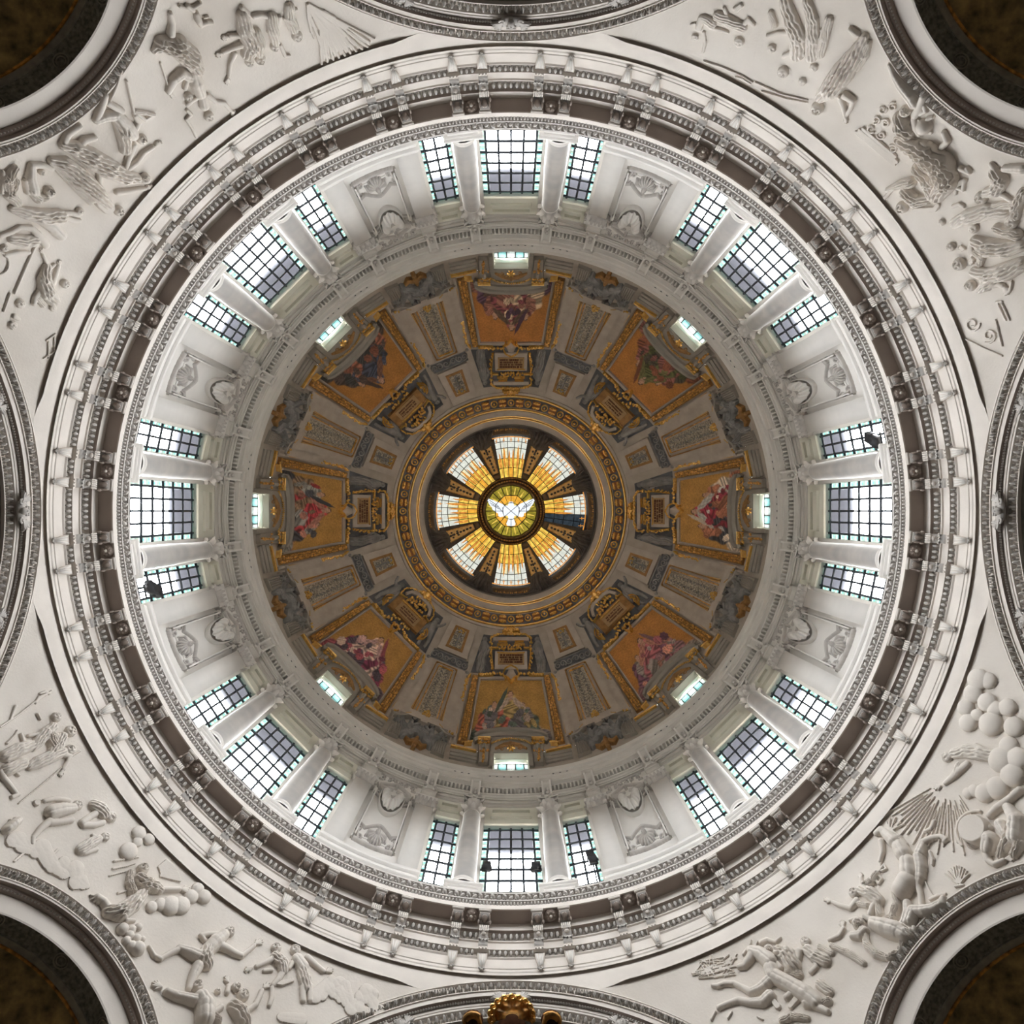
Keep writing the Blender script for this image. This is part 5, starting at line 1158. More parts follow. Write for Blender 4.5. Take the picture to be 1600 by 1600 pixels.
for k in range(8): place(lr, 'lantern_rib', f'dark bronze lantern rib with gilded flowers {between(k).replace("window groups", "glass petals")}', 'rib', L0, 45 * k + 22.5, 'ribs of the lantern')
# wall panels behind the petals' outer edge
lp = [Part('panel', lm(MB().g(strip(lant_pt, [(x, sqrt(127 ** 2 - x * x)) for x in np.linspace(-29, 29, 12)], 12, .22)), 'arched_panel', 'bronzeb'), [Part('gilt_band', lm(beads(MB(), lant_pt, [(x, sqrt(128 ** 2 - x * x)) for x in np.linspace(-26, 26, 12)], 3.2, 1.2, .26, .8, rngd), 'gilt_band', 'golddull'), kind='stuff')])]
for k in range(8):
    for p in lp: o = put(p, struct_l); o.location = L0; o.rotation_euler = (0, 0, radians(45 * k))
# centre ring and dove window
zc = 65.4
def cpt(u, v, h): u = arr(u); v = arr(v); Z = zc - arr(h) + 0 * u; return np.stack([u * Z / FPX, -v * Z / FPX, Z], -1)
cr_ = MB()
for a, b, h in ((54, 49, .35), (49, 44.5, .28), (44.5, 40, .40)):
    cr_.g(strip(cpt, [((a + b) / 2 * sin(t), (a + b) / 2 * cos(t)) for t in np.linspace(0, 2 * pi, 65)], a - b, h, prof=ROUND))
crp = [Part('ring', cr_.mesh('lantern_ring', 'bronzeb', L0), kind='stuff'), Part('gold_beads', beads(beads(MB(), cpt, [(46.8 * sin(t), 46.8 * cos(t)) for t in np.linspace(0, 2 * pi, 65)], 4.2, 1.5, .38), cpt, [(51.5 * sin(t), 51.5 * cos(t)) for t in np.linspace(0, 2 * pi, 65)], 3.2, .9, .42).mesh('gold_beads', 'golddull', L0), kind='stuff')]
place(crp, 'lantern_ring', 'dark ring with gold beads around the dove window', 'ring', L0, 0)
dv = new('window_41', None); dv.location = (0, 0, 60 + H0); dv.empty_display_size = .2
tag(dv, 'round stained glass window with white dove at the centre', 'window', None, 'structure')
dmk = lambda mb, nme, mat: mb.mesh(nme, mat, L0, smooth=False)
new('back_frame', dmk(MB().g(patch(cpt, [(-40, 40), (40, 40), (40, -40), (-40, -40)], -.02, base=-.1, n=(3, 3))), 'back_frame', 'bronze'), dv)
for i in range(16):
    a0, a1 = 2 * pi * i / 16 + .02, 2 * pi * (i + 1) / 16 - .02
    q = MB().g(patch(cpt, [(25.5 * sin(a0), 25.5 * cos(a0)), (39.5 * sin(a0), 39.5 * cos(a0)), (39.5 * sin(a1), 39.5 * cos(a1)), (25.5 * sin(a1), 25.5 * cos(a1))], .06, base=.0, n=(3, 3)))
    o = new('olive_pane', dmk(q, 'olive_pane', 'g_olive'), dv)
    am = (a0 + a1) / 2; new('ray', dmk(MB().g(strip(cpt, [(26 * sin(am), 26 * cos(am)), (37 * sin(am), 37 * cos(am))], [2.6, .6], .10, base=.05)), 'ray', 'g_yellow'), o)
for i in range(8):
    a0, a1 = 2 * pi * i / 8 + pi / 8 + .02, 2 * pi * (i + 1) / 8 + pi / 8 - .02
    q = MB().add(cpt(arr([0.0, 26 * sin(a0), 26 * sin(a1), 15 * sin(a0), 15 * sin(a1)]), arr([0.0, 26 * cos(a0), 26 * cos(a1), 15 * cos(a0), 15 * cos(a1)]), np.full(5, .05)), [[3, 1, 2, 4]])
    new('orange_pane', dmk(q, 'orange_pane', 'g_orange'), dv)
    q = MB().add(cpt(arr([0.0, 14.6 * sin(a0), 14.6 * sin(a1)]), arr([0.0, 14.6 * cos(a0), 14.6 * cos(a1)]), np.full(3, .05)), None, [[0, 1, 2]]); new('yellow_pane', dmk(q, 'yellow_pane', 'g_yellow'), dv)
db = MB().g(relief([S('f', (0, 11, 3.6)), S('f', (0, 8, 4.6), (0, -3, 6.8), (0, -10, 4)), S('f', (0, -10, 3), (-4, -20, 2.6)), S('f', (0, -10, 3), (4, -20, 2.6)), S('f', (0, -10, 3), (0, -20.5, 2.8))], cpt, .006, .7, lift=.10, sink=-.08))
dove = new('dove', db.mesh('dove_body', 'g_dove', L0), dv)
for s in (-1, 1):
    w = MB().g(relief([S('f', (s * 5, 3, 5), (s * 14, 1, 7.5), (s * 24, 6, 5.5), (s * 33, 14, 2.2)), S('f', (s * 14, 4, 6), (s * 24, 11, 4), (s * 35, 17, 1.6)), S('f', (s * 8, -2, 5), (s * 16, -5, 4))], cpt, .006, .7, lift=.10, sink=-.08)); new('wing', w.mesh('dove_wing', 'g_dove', L0), dv)
    lead = MB()
    for x0, y0, x1, y1 in ((34, 17, 22, 9), (33, 13, 20, 6), (31, 10, 18, 3), (22, 10, 14, -1), (13, 6, 12, -5)): lead.g(strip(cpt, [(s * x0, y0), (s * x1, y1)], .8, .20, base=.08))
    tag(new('wing_lead', dmk(lead, 'wing_lead', 'bronze'), dv), None, kind='stuff')
led = MB()
for i in range(8):
    a = 2 * pi * i / 8; led.g(strip(cpt, [(12 * sin(a), 12 * cos(a)), (39.5 * sin(a), 39.5 * cos(a))], .9, .16, base=.04))
    a2 = a + pi / 8; a3 = a2 + pi / 4; led.g(strip(cpt, [(26 * sin(a2), 26 * cos(a2)), (26 * sin(a3), 26 * cos(a3))], .9, .16, base=.04))
led.g(strip(cpt, [(13 * sin(t), 13 * cos(t)) for t in np.linspace(0, 2 * pi, 25)], .8, .21, base=.04))
for s in (-1, 1): led.g(strip(cpt, [(-14 * s, 12), (14 * s, -12)], .8, .22, base=.04))
tag(new('lead_line', dmk(led, 'lead_line', 'bronze'), dv), None, kind='stuff')

# ================================================================== FLOODLIGHTS IN FRONT OF THE WINDOWS
def flood(px, py, R, w, h, tilt, label, legs=1):
    u, v = px - CX, CY - py; d = hypot(u, v); Z = R * FPX / d; ang = math.degrees(atan2(u, v)); org = (0, -R, 29.9)
    sc = Z / FPX; w *= sc; h *= sc * 2.2
    ca, sa = cos(radians(tilt)), sin(radians(tilt))
    V = []
    for x, y, z in ((-1, -1, -1), (1, -1, -1), (1, 1, -1), (-1, 1, -1), (-.9, -1, 1), (.9, -1, 1), (.9, 1, 1), (-.9, 1, 1)):
        X = x * w / 2; Zz = z * h / 2; V.append((X * ca - Zz * sa, -R + y * .14, Z + X * sa + Zz * ca))
    hood = MB().g(hexa(V)); lens = MB().g(ell((0, -R + .15, Z), (w * .34, 0, 0), (0, .03, 0), (0, 0, h * .3), 10, 5))
    yoke = MB()
    for s in (-1, 1): yoke.g(box(s * w * .54 - .02, s * w * .54 + .02, -R - .03, -R + .03, Z - h * .75, Z + .05))
    yoke.g(box(-w * .56, w * .56, -R - .03, -R + .03, Z - h * .78, Z - h * .72))
    pole = MB().g(box(-.035, .035, -R - .035, -R + .035, 29.9, Z - h * .74)).g(box(-.25, .25, -R - .25, -R + .05, 29.88, 29.93))
    place([Part('housing', hood.mesh('flood_housing', 'black', org, smooth=False)), Part('lens', lens.mesh('flood_lens', 'black', org)), Part('yoke', yoke.mesh('flood_yoke', 'black', org, smooth=False)), Part('pole', pole.mesh('flood_pole', 'iron', org, smooth=False))], 'floodlight', label, 'floodlight', org, ang, 'black floodlights on the gallery')
flood(760.5, 1353.5, 15.9, 14, 8, 0, 'black floodlight at the left edge of the wide bottom window')
flood(837.5, 1354.5, 15.9, 15, 8, 0, 'black floodlight at the right edge of the wide bottom window')
flood(924.5, 1340, 15.9, 13, 14, -8, 'black floodlight in the narrow window right of the bottom group')
flood(1364, 687, 15.9, 17, 16, 25, 'tilted black floodlight in the narrow window above the right group')
flood(240, 921, 15.9, 18, 17, 25, 'tilted black floodlight in the narrow window below the left group')

# ================================================================== GILDED CROWN AT THE BOTTOM EDGE
ZK = 21.0; kp = lambda px, py, dz=0: arr(((px - CX) * (ZK - dz) / FPX, (py - CY) * (ZK - dz) / FPX, ZK - dz))
org = tuple(kp(800, 1590)); ok = lambda mb, nme, mat: mb.mesh(nme, mat, org, smooth=True)
rows = []
for a in np.radians(np.linspace(-105, 105, 64)):
    fl_ = .5 + .5 * cos(a * 11); rows.append([kp(800 + (10 + 24 * f) * sin(a) * 1.0, 1590 - (6 + 26 * f) * cos(a) - 0, .55 * (1 - f) ** 2 + .10 * fl_ * f) for f in np.linspace(0, 1, 8)])
fan = ok(MB().g(grid(rows)), 'shell_fan', 'golddull')
rimk = MB(); 
for i, a in enumerate(np.radians(np.linspace(-100, 100, 11))):
    c = kp(800 + 33.5 * sin(a), 1588 - 31 * cos(a), .18); rimk.g(tube([c + arr((.10 * cos(t) * (1 - t / 10), .10 * sin(t) * (1 - t / 10), 0)) for t in np.linspace(a, a + 6, 12)], .035, 6))
rimm = ok(rimk, 'scrolled_rim', 'gold')
bnd = ok(MB().g(tube([kp(800 + 34 * sin(a), 1588 - 31.5 * cos(a), .08) for a in np.radians(np.linspace(-105, 105, 40))], .05, 8)), 'rim_band', 'gold')
body = ok(MB().g(ell(kp(800, 1606, -.25), (.40, 0, 0), (0, .42, 0), (0, 0, .5), 16, 9)), 'dark_body', 'brownwood')
vol = []
for s in (-1, 1):
    c = kp(800 + s * 62, 1596, .1); q = MB().g(tube([c + arr((s * .22 * cos(t) * (1 - t / 13), .20 * sin(t) * (1 - t / 13), 0)) for t in np.linspace(-2.4, 8, 24)], .06, 8)); q.g(tube([c + arr((s * (-.1 - .1 * f), -.19 + .20 * f * f, 0)) for f in np.linspace(0, 2, 8)], [.06] * 8, 8))
    vol.append(Part('volute', ok(q, 'crown_volute', 'golddull'), [Part('volute_core', ok(MB().g(ell(c + arr((0, .06, .15)), (.30, 0, 0), (0, .24, 0), (0, 0, .25), 12, 7)), 'volute_core', 'brownwood'))]))
crown = new('gilded_crown', None); crown.location = (org[0], org[1], org[2] + H0); crown.empty_display_size = .2
tag(crown, 'gilded shell-shaped crown with volutes at the bottom edge', 'ornament')
for p in [Part('shell_fan', fan, [Part('scrolled_rim', rimm, kind='stuff')]), Part('rim_band', bnd), Part('dark_body', body)] + vol: put(p, crown)
case = MB().g(box(-.9, .9, 13.9, 15.2, -H0, 20.2)).mesh('wooden_case', 'brownwood', org, smooth=False)
put(Part('wooden_case', case), crown)

# ================================================================== CARVED FIGURES ON THE PENDENTIVES (positions on the sphere, read from the view up)
def B(*p): return ('b', list(p))
def Dp(*p): return ('d', list(p))
def Hd(x, y, r): return ('h', [(x, y, r)])
def Fl(*p): return ('f', list(p))
def fan_strokes(x, y, pts, r0, r1): return [B((x + (px - x) * .1, y + (py - y) * .1, r0), ((x + px) / 2 + (i % 3 - 1) * 1.5, (y + py) / 2, (r0 + r1) / 2), (px, py, r1)) for i, (px, py) in enumerate(pts)]
FIG = []
def fig(where, name, label, depth, *st):
    flat = []
    for s in st: flat += s if isinstance(s, list) else [s]
    FIG.append((where, name, label, depth, flat))
UL, UR, LR, LL = 'upper_left', 'upper_right', 'lower_right', 'lower_left'
m = .021
# ---- upper left
fig(UL, 'carved_figure', 'bending man with raised poles', m, Hd(221, 217, 8), B((205, 208, 10), (198, 198, 11), (184, 182, 10)), Dp((180, 180, 9), (192, 205, 13), (194, 232, 9)), B((148, 186, 5), (156, 168, 6), (163, 149, 5)), B((150, 187, 6), (164, 180, 8), (180, 178, 9)),
    B((168, 160, 5), (178, 166, 6), (188, 172, 6)), B((210, 200, 5), (216, 190, 4.5), (210, 180, 4)), B((208, 226, 5), (200, 246, 4.5), (195, 262, 4)))
fig(UL, 'carved_pole', 'long pole', m, B((197, 126, 2.2), (203, 152, 2.2), (210, 182, 2.4)))
fig(UL, 'carved_pole', 'slanting pole', m, B((189, 110, 2), (180, 136, 2.2), (170, 158, 2.6)))
fig(UL, 'carved_cloth', 'folded cloth', m, Dp((211, 173, 3.5), (225, 175, 3.5), (240, 178, 3)), B((214, 178, 2.5), (226, 186, 3), (236, 180, 2)))
fig(UL, 'carved_figure', 'kneeling draped woman reaching out', m, Hd(226, 278, 8.5), Dp((98, 226, 8), (116, 230, 12), (140, 245, 16), (168, 262, 16), (195, 275, 12), (212, 278, 8)), B((96, 226, 5), (104, 208, 6), (122, 196, 5)), B((120, 230, 6), (130, 218, 6), (146, 214, 5)),
    B((182, 300, 4.5), (200, 298, 4), (216, 295, 3.5), (226, 294, 3)), hand(228, 293, -10, 4), B((200, 262, 4.5), (213, 253, 4), (224, 238, 3.6), (238, 229, 3.2)), hand(243, 226, -30, 4))
fig(UL, 'carved_figure', 'large draped figure with oval shield', m, Hd(185, 329, 8), Dp((80, 250, 7), (100, 256, 13), (124, 278, 17), (148, 300, 15), (166, 318, 9)), B((153, 264, 4), (155, 282, 4), (155, 303, 4)), hand(152, 262, -95, 4), Dp((78, 252, 5), (100, 275, 5), (125, 300, 5), (140, 315, 5)))
fig(UL, 'carved_shield', 'oval shield', m, Fl((158, 312, 13), (166, 322, 11)), B((143, 302, 2), (146, 312, 2), (140, 316, 2)))
fig(UL, 'carved_figure', 'crouching man looking down', m, Hd(76, 299, 8.5), Hd(64, 268, 5.5), B((48, 258, 6), (46, 276, 8), (50, 296, 9)), B((50, 257, 5), (64, 257, 5), (78, 262, 5)), Dp((48, 296, 8), (58, 310, 7), (70, 308, 6)), B((38, 282, 4), (42, 300, 4)))
fig(UL, 'carved_drapery', 'swirling drapery', m, Dp((22, 262, 6), (8, 280, 9), (10, 292, 8)), Dp((20, 282, 8), (12, 302, 9), (24, 314, 8)), B((3, 268, 3), (1, 300, 3)))
fig(UL, 'carved_figure', 'reclining figure with stretched arm', m * .75, Hd(124, 330, 6.5), Dp((18, 326, 6), (40, 332, 10), (66, 338, 13), (92, 338, 12)), B((98, 333, 5), (110, 332, 4), (120, 335, 4)), B((100, 340, 5), (112, 343, 4), (123, 344, 4)), B((64, 342, 9), (80, 352, 10), (94, 366, 9)))
fig(UL, 'carved_figure', 'crouching workman', m * .75, B((0, 368, 4), (16, 362, 4), (30, 354, 4)), B((30, 354, 4), (48, 356, 5), (58, 366, 6), (70, 382, 6)), Hd(6, 387, 6), Dp((18, 372, 8), (36, 376, 10), (52, 376, 9)), B((8, 398, 4), (28, 394, 4), (44, 394, 3)))
fig(UL, 'carved_beam', 'long beam', m * .7, B((55, 383, 1.8), (40, 416, 1.8), (22, 458, 1.8)), B((15, 458, 1.6), (5, 486, 1.6)))
fig(UL, 'carved_figure', 'draped figure with raised arms', m * .8, Hd(101, 443, 7), Dp((72, 418, 7), (68, 436, 11), (72, 456, 13), (82, 468, 10)), B((77, 418, 3.5), (70, 406, 3), (66, 397, 2.8)), hand(65, 395, -100, 3.2), B((78, 418, 3), (84, 413, 2.6)), B((82, 442, 4), (86, 428, 4), (90, 416, 3.4)), hand(91, 414, -70, 3.4), B((60, 456, 4), (54, 464, 4), (52, 474, 4)), Dp((58, 466, 5), (66, 476, 5)))
fig(UL, 'carved_head', 'bearded head beside beam', m * .6, Hd(31, 474, 7.5)); fig(UL, 'carved_head', 'small head below', m * .55, Hd(19, 508, 7), B((22, 494, 4), (28, 498, 3)))
fig(UL, 'carved_head', 'turned head', m * .55, Hd(82, 481, 5.5))
fig(UL, 'carved_wheel', 'wheel rim', m * .7, B(*[(-4 + 17 * cos(t), 411 + 18 * sin(t), 1.6) for t in np.linspace(-1.6, 1.6, 12)]))
fig(UL, 'carved_steps', 'small steps', m * .4, B((72, 532, 1.2), (86, 522, 1.2)), B((75, 534, 1), (75, 560, 1)), B((85, 524, 1), (84, 562, 1)), B((68, 560, 1), (86, 548, 1)))
fig(UL, 'carved_figure', 'stooping old man in wide cloak', m, Hd(294, 150, 6.5), Dp((240, 78, 5), (252, 66, 12), (276, 70, 18), (296, 88, 17), (306, 104, 12)), B((265, 20, 4), (268, 34, 5), (266, 50, 7)), B((262, 142, 4.5), (270, 124, 7), (284, 113, 8), (296, 118, 8)), B((302, 112, 9), (306, 128, 11), (312, 144, 9)), B((288, 136, 4), (292, 122, 4), (300, 116, 4)))
fig(UL, 'carved_staff', 'walking staff', m, B((250, 97, 1.4), (258, 122, 1.4), (268, 152, 1.6)), Fl((267, 147, 3), (270, 151, 3)))
fig(UL, 'carved_figure', 'child with outstretched arm', m * .8, Hd(326, 181, 8), B((316, 152, 7), (318, 164, 8)), B((324, 148, 4), (336, 158, 3.5), (350, 160, 3.5), (358, 170, 3.2)), hand(361, 173, 50, 4), B((310, 150, 3.5), (300, 156, 3), (292, 162, 4)), B((292, 172, 3), (298, 178, 3), (290, 186, 2.4), (300, 200, 2), (306, 214, 2)))
fig(UL, 'carved_donkey', 'small donkey head', m, B((306, 20, 4.5), (309, 30, 5.5), (313, 38, 4)), B((314, 36, 4), (322, 33, 4.5), (330, 34, 3)), B((318, 26, 2), (324, 25, 2)), B((300, 14, 4), (292, 8, 4)), B((280, 8, 3), (290, 12, 3), (302, 10, 3), (312, 4, 3)))
fig(UL, 'carved_figure', 'robed man pointing with both arms', m, Hd(389, 96, 7), Dp((378, 22, 10), (382, 44, 13), (392, 68, 14), (386, 82, 11)), B((390, 56, 5), (372, 54, 4), (358, 54, 3.6)), hand(355, 56, 160, 4), B((378, 68, 5), (362, 74, 4), (348, 80, 3.6)), hand(345, 82, 150, 4), B((366, 82, 4), (359, 98, 3.4), (357, 116, 3)), hand(355, 121, 95, 4.2))
fig(UL, 'carved_figure', 'bearded robed man behind', m, Hd(406, 91, 8.5), Dp((400, 50, 8), (404, 66, 10), (404, 80, 8)), B((386, 20, 4), (377, 10, 4)), B((396, 24, 4), (406, 22, 4), (424, 26, 4)))
fig(UL, 'carved_figure', 'woman with bent arms', m * .85, Hd(429, 72, 7.5), Dp((424, 26, 9), (426, 44, 10), (430, 62, 8)), B((434, 34, 4), (424, 38, 4), (419, 48, 3.4)), B((436, 26, 4), (434, 38, 4)))
fig(UL, 'carved_figure', 'woman with head bowed', m * .8, Hd(464, 56, 8.5), Dp((452, 10, 8), (452, 26, 9), (458, 42, 9)), B((444, 28, 3), (452, 22, 3), (462, 14, 3)), B((438, 70, 3), (445, 86, 3), (452, 86, 2.4)))
rg = random.Random(4)
fig(UL, 'carved_foliage', 'bundle of long leaves', m, *[fan_strokes(478, 2, [(478 + (20 + i * 3.0) * f + rg.uniform(-3, 3), 2 + (96 - i * 1.05) * f * .98) for f in (rg.uniform(.35, 1),)], 1.2, 1.6) for i in range(34)],
    *[fan_strokes(500, 10 , [(502 + i * 3.0, 98 - i * 1.1 - (i % 3) * 6)], .8, 2.2) for i in range(26)])
# ---- upper right
fig(UR, 'carved_figure', 'hovering angel', m * .5, Hd(1155, 65, 8), Dp((1122, 24, 8), (1140, 32, 9), (1160, 42, 8)), B((1136, 22, 3), (1132, 12, 3)), B((1160, 40, 4), (1170, 30, 4), (1178, 38, 3)), Dp((1150, 14, 5), (1158, 8, 4)), Dp((1100, 28, 6), (1112, 36, 8)))
fig(UR, 'carved_figure', 'child angel', m * .45, Hd(1086, 58, 6), B((1096, 28, 5), (1092, 42, 6)), B((1100, 50, 2.5), (1102, 66, 2.5), (1099, 80, 2.4)), Dp((1110, 42, 3), (1124, 46, 3), (1138, 50, 2)), B((1086, 36, 2), (1080, 38, 2)))
fig(UR, 'carved_drapery', 'low garland along the ring', m * .4, B((1100, 95, 1), (1128, 104, 1), (1160, 118, 1), (1176, 128, 1)), B((1180, 128, 1), (1220, 146, 1), (1262, 156, 1)), B((1190, 142, 1), (1230, 154, 1), (1262, 160, 1)), B((1150, 120, 1.6), (1160, 122, 1.4), (1172, 130, 1.8)))
fig(UR, 'carved_figure', 'robed figure seen from behind', m * .6, Hd(1224, 112, 9), Hd(1206, 75, 7), Dp((1228, 4, 10), (1236, 30, 13), (1248, 58, 13), (1246, 84, 11)), B((1200, 55, 3), (1216, 50, 3), (1236, 50, 4)), Dp((1205, 20, 5), (1210, 38, 6)), B((1226, 86, 4), (1240, 80, 4), (1256, 84, 4)), B((1222, 20, 1.4), (1222, 0, 1.4)))
fig(UR, 'carved_figure', 'second robed figure', m * .6, Hd(1254, 127, 6), Hd(1272, 105, 6.5), Dp((1262, 4, 8), (1270, 30, 10), (1270, 60, 11), (1268, 88, 9)), Dp((1296, 30, 7), (1288, 60, 8), (1282, 84, 7)), B((1284, 46, 2.5), (1290, 44, 2.5)))
fig(UR, 'carved_figure', 'large bowed figure in heavy cloak', m, Hd(1278, 168, 10), Dp((1352, 56, 6), (1338, 84, 13), (1318, 112, 18), (1300, 136, 16), (1284, 150, 9)), Dp((1358, 66, 5), (1352, 84, 7), (1340, 104, 6)), B((1330, 44, 4), (1340, 52, 5)), B((1314, 152, 5), (1320, 168, 4), (1322, 182, 3.4)), hand(1322, 184, 90, 3.4), B((1322, 148, 6), (1334, 156, 5), (1330, 168, 3.6), (1324, 178, 3)))
fig(UR, 'carved_figure', 'crouching youth with raised arm', m * 1.1, Hd(1416, 172, 9), B((1391, 100, 3.4), (1398, 116, 5), (1410, 132, 8), (1424, 148, 9), (1430, 160, 8)), Dp((1406, 182, 9), (1412, 196, 14), (1420, 206, 11)), B((1444, 150, 5.5), (1438, 168, 6), (1432, 178, 6)), B((1446, 164, 3.4), (1448, 172, 4), (1440, 176, 4)), B((1430, 184, 5), (1432, 198, 5), (1438, 208, 4)))
fig(UR, 'carved_jar', 'round jar', m * 1.1, B((1446, 196, 12)), B((1452, 184, 4), (1458, 182, 3)), Fl((1437, 188, 3), (1455, 206, 3)))
fig(UR, 'carved_altar', 'moulded altar slab', m * .8, Fl((1339, 206, 3), (1398, 256, 3)), Fl((1344, 203, 3), (1402, 252, 3)), Fl((1349, 200, 2.4), (1400, 244, 2.4)))
fig(UR, 'carved_flowers', 'flower garlands', m * .7, *[spiral(x, y, 7, 1.2, a, 1.6, s) for x, y, a, s in ((1380, 170, 0, 1), (1370, 186, 2, -1), (1384, 192, 4, 1), (1362, 200, 1, 1), (1378, 210, 3, -1), (1402, 218, 0, 1), (1412, 228, 2, -1), (1396, 232, 4, 1), (1388, 244, 1, 1), (1396, 166, 5, -1), (1424, 218, 2, 1))])
fig(UR, 'carved_figure', 'large seated figure in sweeping robe', m * 1.05, Hd(1411, 323, 9.5), Dp((1410, 222, 9), (1446, 236, 18), (1474, 256, 20), (1482, 282, 18), (1466, 304, 12)), Dp((1436, 262, 10), (1454, 284, 12), (1458, 306, 8)), B((1476, 206, 4), (1482, 220, 5), (1474, 228, 5)), Dp((1388, 296, 4), (1408, 288, 7), (1424, 284, 9)), Dp((1416, 300, 9), (1432, 314, 10), (1448, 312, 8)), B((1384, 308, 3), (1394, 296, 3)), B((1502, 262, 4), (1516, 268, 4), (1512, 262, 3)))
fig(UR, 'carved_scroll', 'unrolled scroll', m, Fl((1430, 328, 4), (1462, 326, 4), (1466, 320, 4)), Fl((1450, 314, 4), (1476, 296, 5), (1508, 282, 4)), B((1508, 282, 3), (1506, 296, 3), (1496, 292, 3), (1494, 302, 2.4)))
fig(UR, 'carved_figure', 'bearded man bending forward', m * .9, Hd(1535, 308, 10), Dp((1555, 270, 9), (1566, 282, 12), (1558, 296, 11), (1544, 300, 8)), B((1572, 262, 6), (1600, 262, 8)), B((1550, 256, 4), (1556, 264, 5), (1552, 274, 4)), B((1560, 300, 4.4), (1572, 306, 4), (1584, 314, 4)))
fig(UR, 'carved_figure', 'man in rippled robe', m * .7, Hd(1522, 356, 8), Dp((1568, 330, 10), (1544, 330, 13), (1516, 338, 13), (1494, 348, 9)), B((1506, 322, 3), (1500, 318, 3), (1490, 322, 3)), Hd(1472, 347, 5.5), Dp((1556, 322, 7), (1590, 318, 7)))
fig(UR, 'carved_figure', 'curly-headed man at the edge', m, Hd(1583, 346, 10), Dp((1600, 300, 8), (1590, 322, 9), (1588, 336, 8)), Dp((1560, 356, 8), (1590, 366, 9)))
fig(UR, 'carved_figure', 'draped figure praying', m * .9, Hd(1500, 412, 10), Dp((1526, 376, 9), (1546, 386, 15), (1572, 388, 14), (1596, 384, 9)), B((1521, 374, 4), (1519, 384, 4.4), (1520, 394, 4.4)), hand(1508, 388, 190, 4), hand(1520, 402, 100, 4.4), Dp((1524, 394, 5), (1536, 402, 6), (1532, 412, 5)), Hd(1487, 385, 7))
fig(UR, 'carved_figure', 'kneeling man holding a wreath', m * .9, Hd(1517, 446, 9), Dp((1524, 424, 8), (1546, 430, 12), (1572, 424, 15), (1598, 412, 12)), Dp((1532, 452, 6), (1542, 446, 9), (1552, 440, 8)), B((1552, 446, 4.5), (1562, 444, 4), (1568, 446, 4)), hand(1571, 448, 70, 5), B((1582, 440, 2), (1580, 452, 2.2), (1572, 460, 2)))
fig(UR, 'carved_steps', 'fluted post', m * .4, B((1559, 473, 1.4), (1572, 500, 1.4)), B((1565, 472, 1.4), (1578, 500, 1.4)), B((1557, 472, 1.6), (1566, 471, 1.6)))
fig(UR, 'carved_scroll', 'faint scrollwork', m * .35, spiral(1520, 506, 12, 1.3, 0, 1.5, 1), spiral(1546, 524, 12, 1.3, 2, 1.5, -1), B((1510, 530, 1.4), (1540, 545, 1.6), (1566, 556, 1.4)), B((1556, 500, 1.4), (1566, 540, 1.4)))
# ---- lower right
fig(LR, 'carved_cloud', 'upper bank of clouds', m * .42, *[B((x, y, r)) for x, y, r in ((1530, 1062, 17), (1545, 1064, 13), (1522, 1084, 15), (1510, 1106, 13), (1544, 1098, 15), (1514, 1130, 14), (1556, 1108, 13), (1576, 1106, 14), (1550, 1132, 19), (1586, 1136, 16), (1528, 1118, 10))])
fig(LR, 'carved_cloud', 'lower bank of clouds', m * .45, *[B((x, y, r)) for x, y, r in ((1566, 1188, 20), (1584, 1212, 19), (1560, 1232, 18), (1540, 1240, 15), (1592, 1186, 18), (1514, 1240, 9), (1524, 1236, 10), (1578, 1166, 15))])
fig(LR, 'carved_figure', 'robed figure reclining on clouds', m * .65, Hd(1480, 1183, 8.5), Dp((1492, 1178, 8), (1512, 1174, 11), (1534, 1178, 12), (1556, 1182, 8)), B((1516, 1172, 4.5), (1526, 1166, 4.5), (1536, 1171, 3.8)), B((1512, 1194, 5), (1500, 1204, 6), (1490, 1214, 5), (1478, 1224, 3.6)), hand(1470, 1229, 165, 4.2), Dp((1500, 1196, 6), (1494, 1210, 6)))
rays = []
for i in range(24):
    a = radians(58 + i * 4.0); l0, l1 = 32 + (i * 7 % 23), 92 + (i * 13 % 34); rays.append(B((1482 + l0 * cos(a), 1216 + l0 * sin(a), .7), (1482 + l1 * cos(a), 1216 + l1 * sin(a), 1.3)))
fig(LR, 'carved_rays', 'fan of light rays', m * .55, *rays)
fig(LR, 'carved_shield', 'round shield', m * 1.0, B(*[(1527 + 31 * cos(t), 1300 + 32 * sin(t), 2.6) for t in np.linspace(2.4, 4.9, 14)]), Fl((1527, 1300, 24)))
fig(LR, 'carved_figure', 'fallen man on his back', m * 1.05, Hd(1521, 1318, 10), B((1540, 1306, 11), (1550, 1314, 13), (1546, 1328, 11)), B((1543, 1334, 6), (1546, 1346, 5), (1556, 1352, 4.6), (1570, 1346, 4)), hand(1575, 1343, -5, 4.5), B((1548, 1296, 6), (1530, 1290, 4)), B((1505, 1296, 3.4), (1510, 1288, 3), (1520, 1285, 3)), hand(1521, 1284, 10, 3.6))
fig(LR, 'carved_figure', 'soldier bending over with trumpet arm', m * 1.1, B((1548, 1276, 5), (1560, 1264, 6), (1580, 1250, 6), (1596, 1236, 6)), B((1578, 1264, 8), (1592, 1284, 13), (1590, 1310, 13)), Dp((1588, 1296, 12), (1574, 1320, 8), (1564, 1338, 6)), B((1566, 1290, 9), (1572, 1302, 8)), Dp((1596, 1320, 8), (1586, 1338, 6)))
fig(LR, 'carved_bush', 'small dry bush', m * .8, fan_strokes(1500, 1384, [(1478 + i * 4.2, 1366 - 12 * sin(pi * i / 9)) for i in range(10)], 1.2, 1.3), B((1494, 1386, 2), (1506, 1384, 2)))
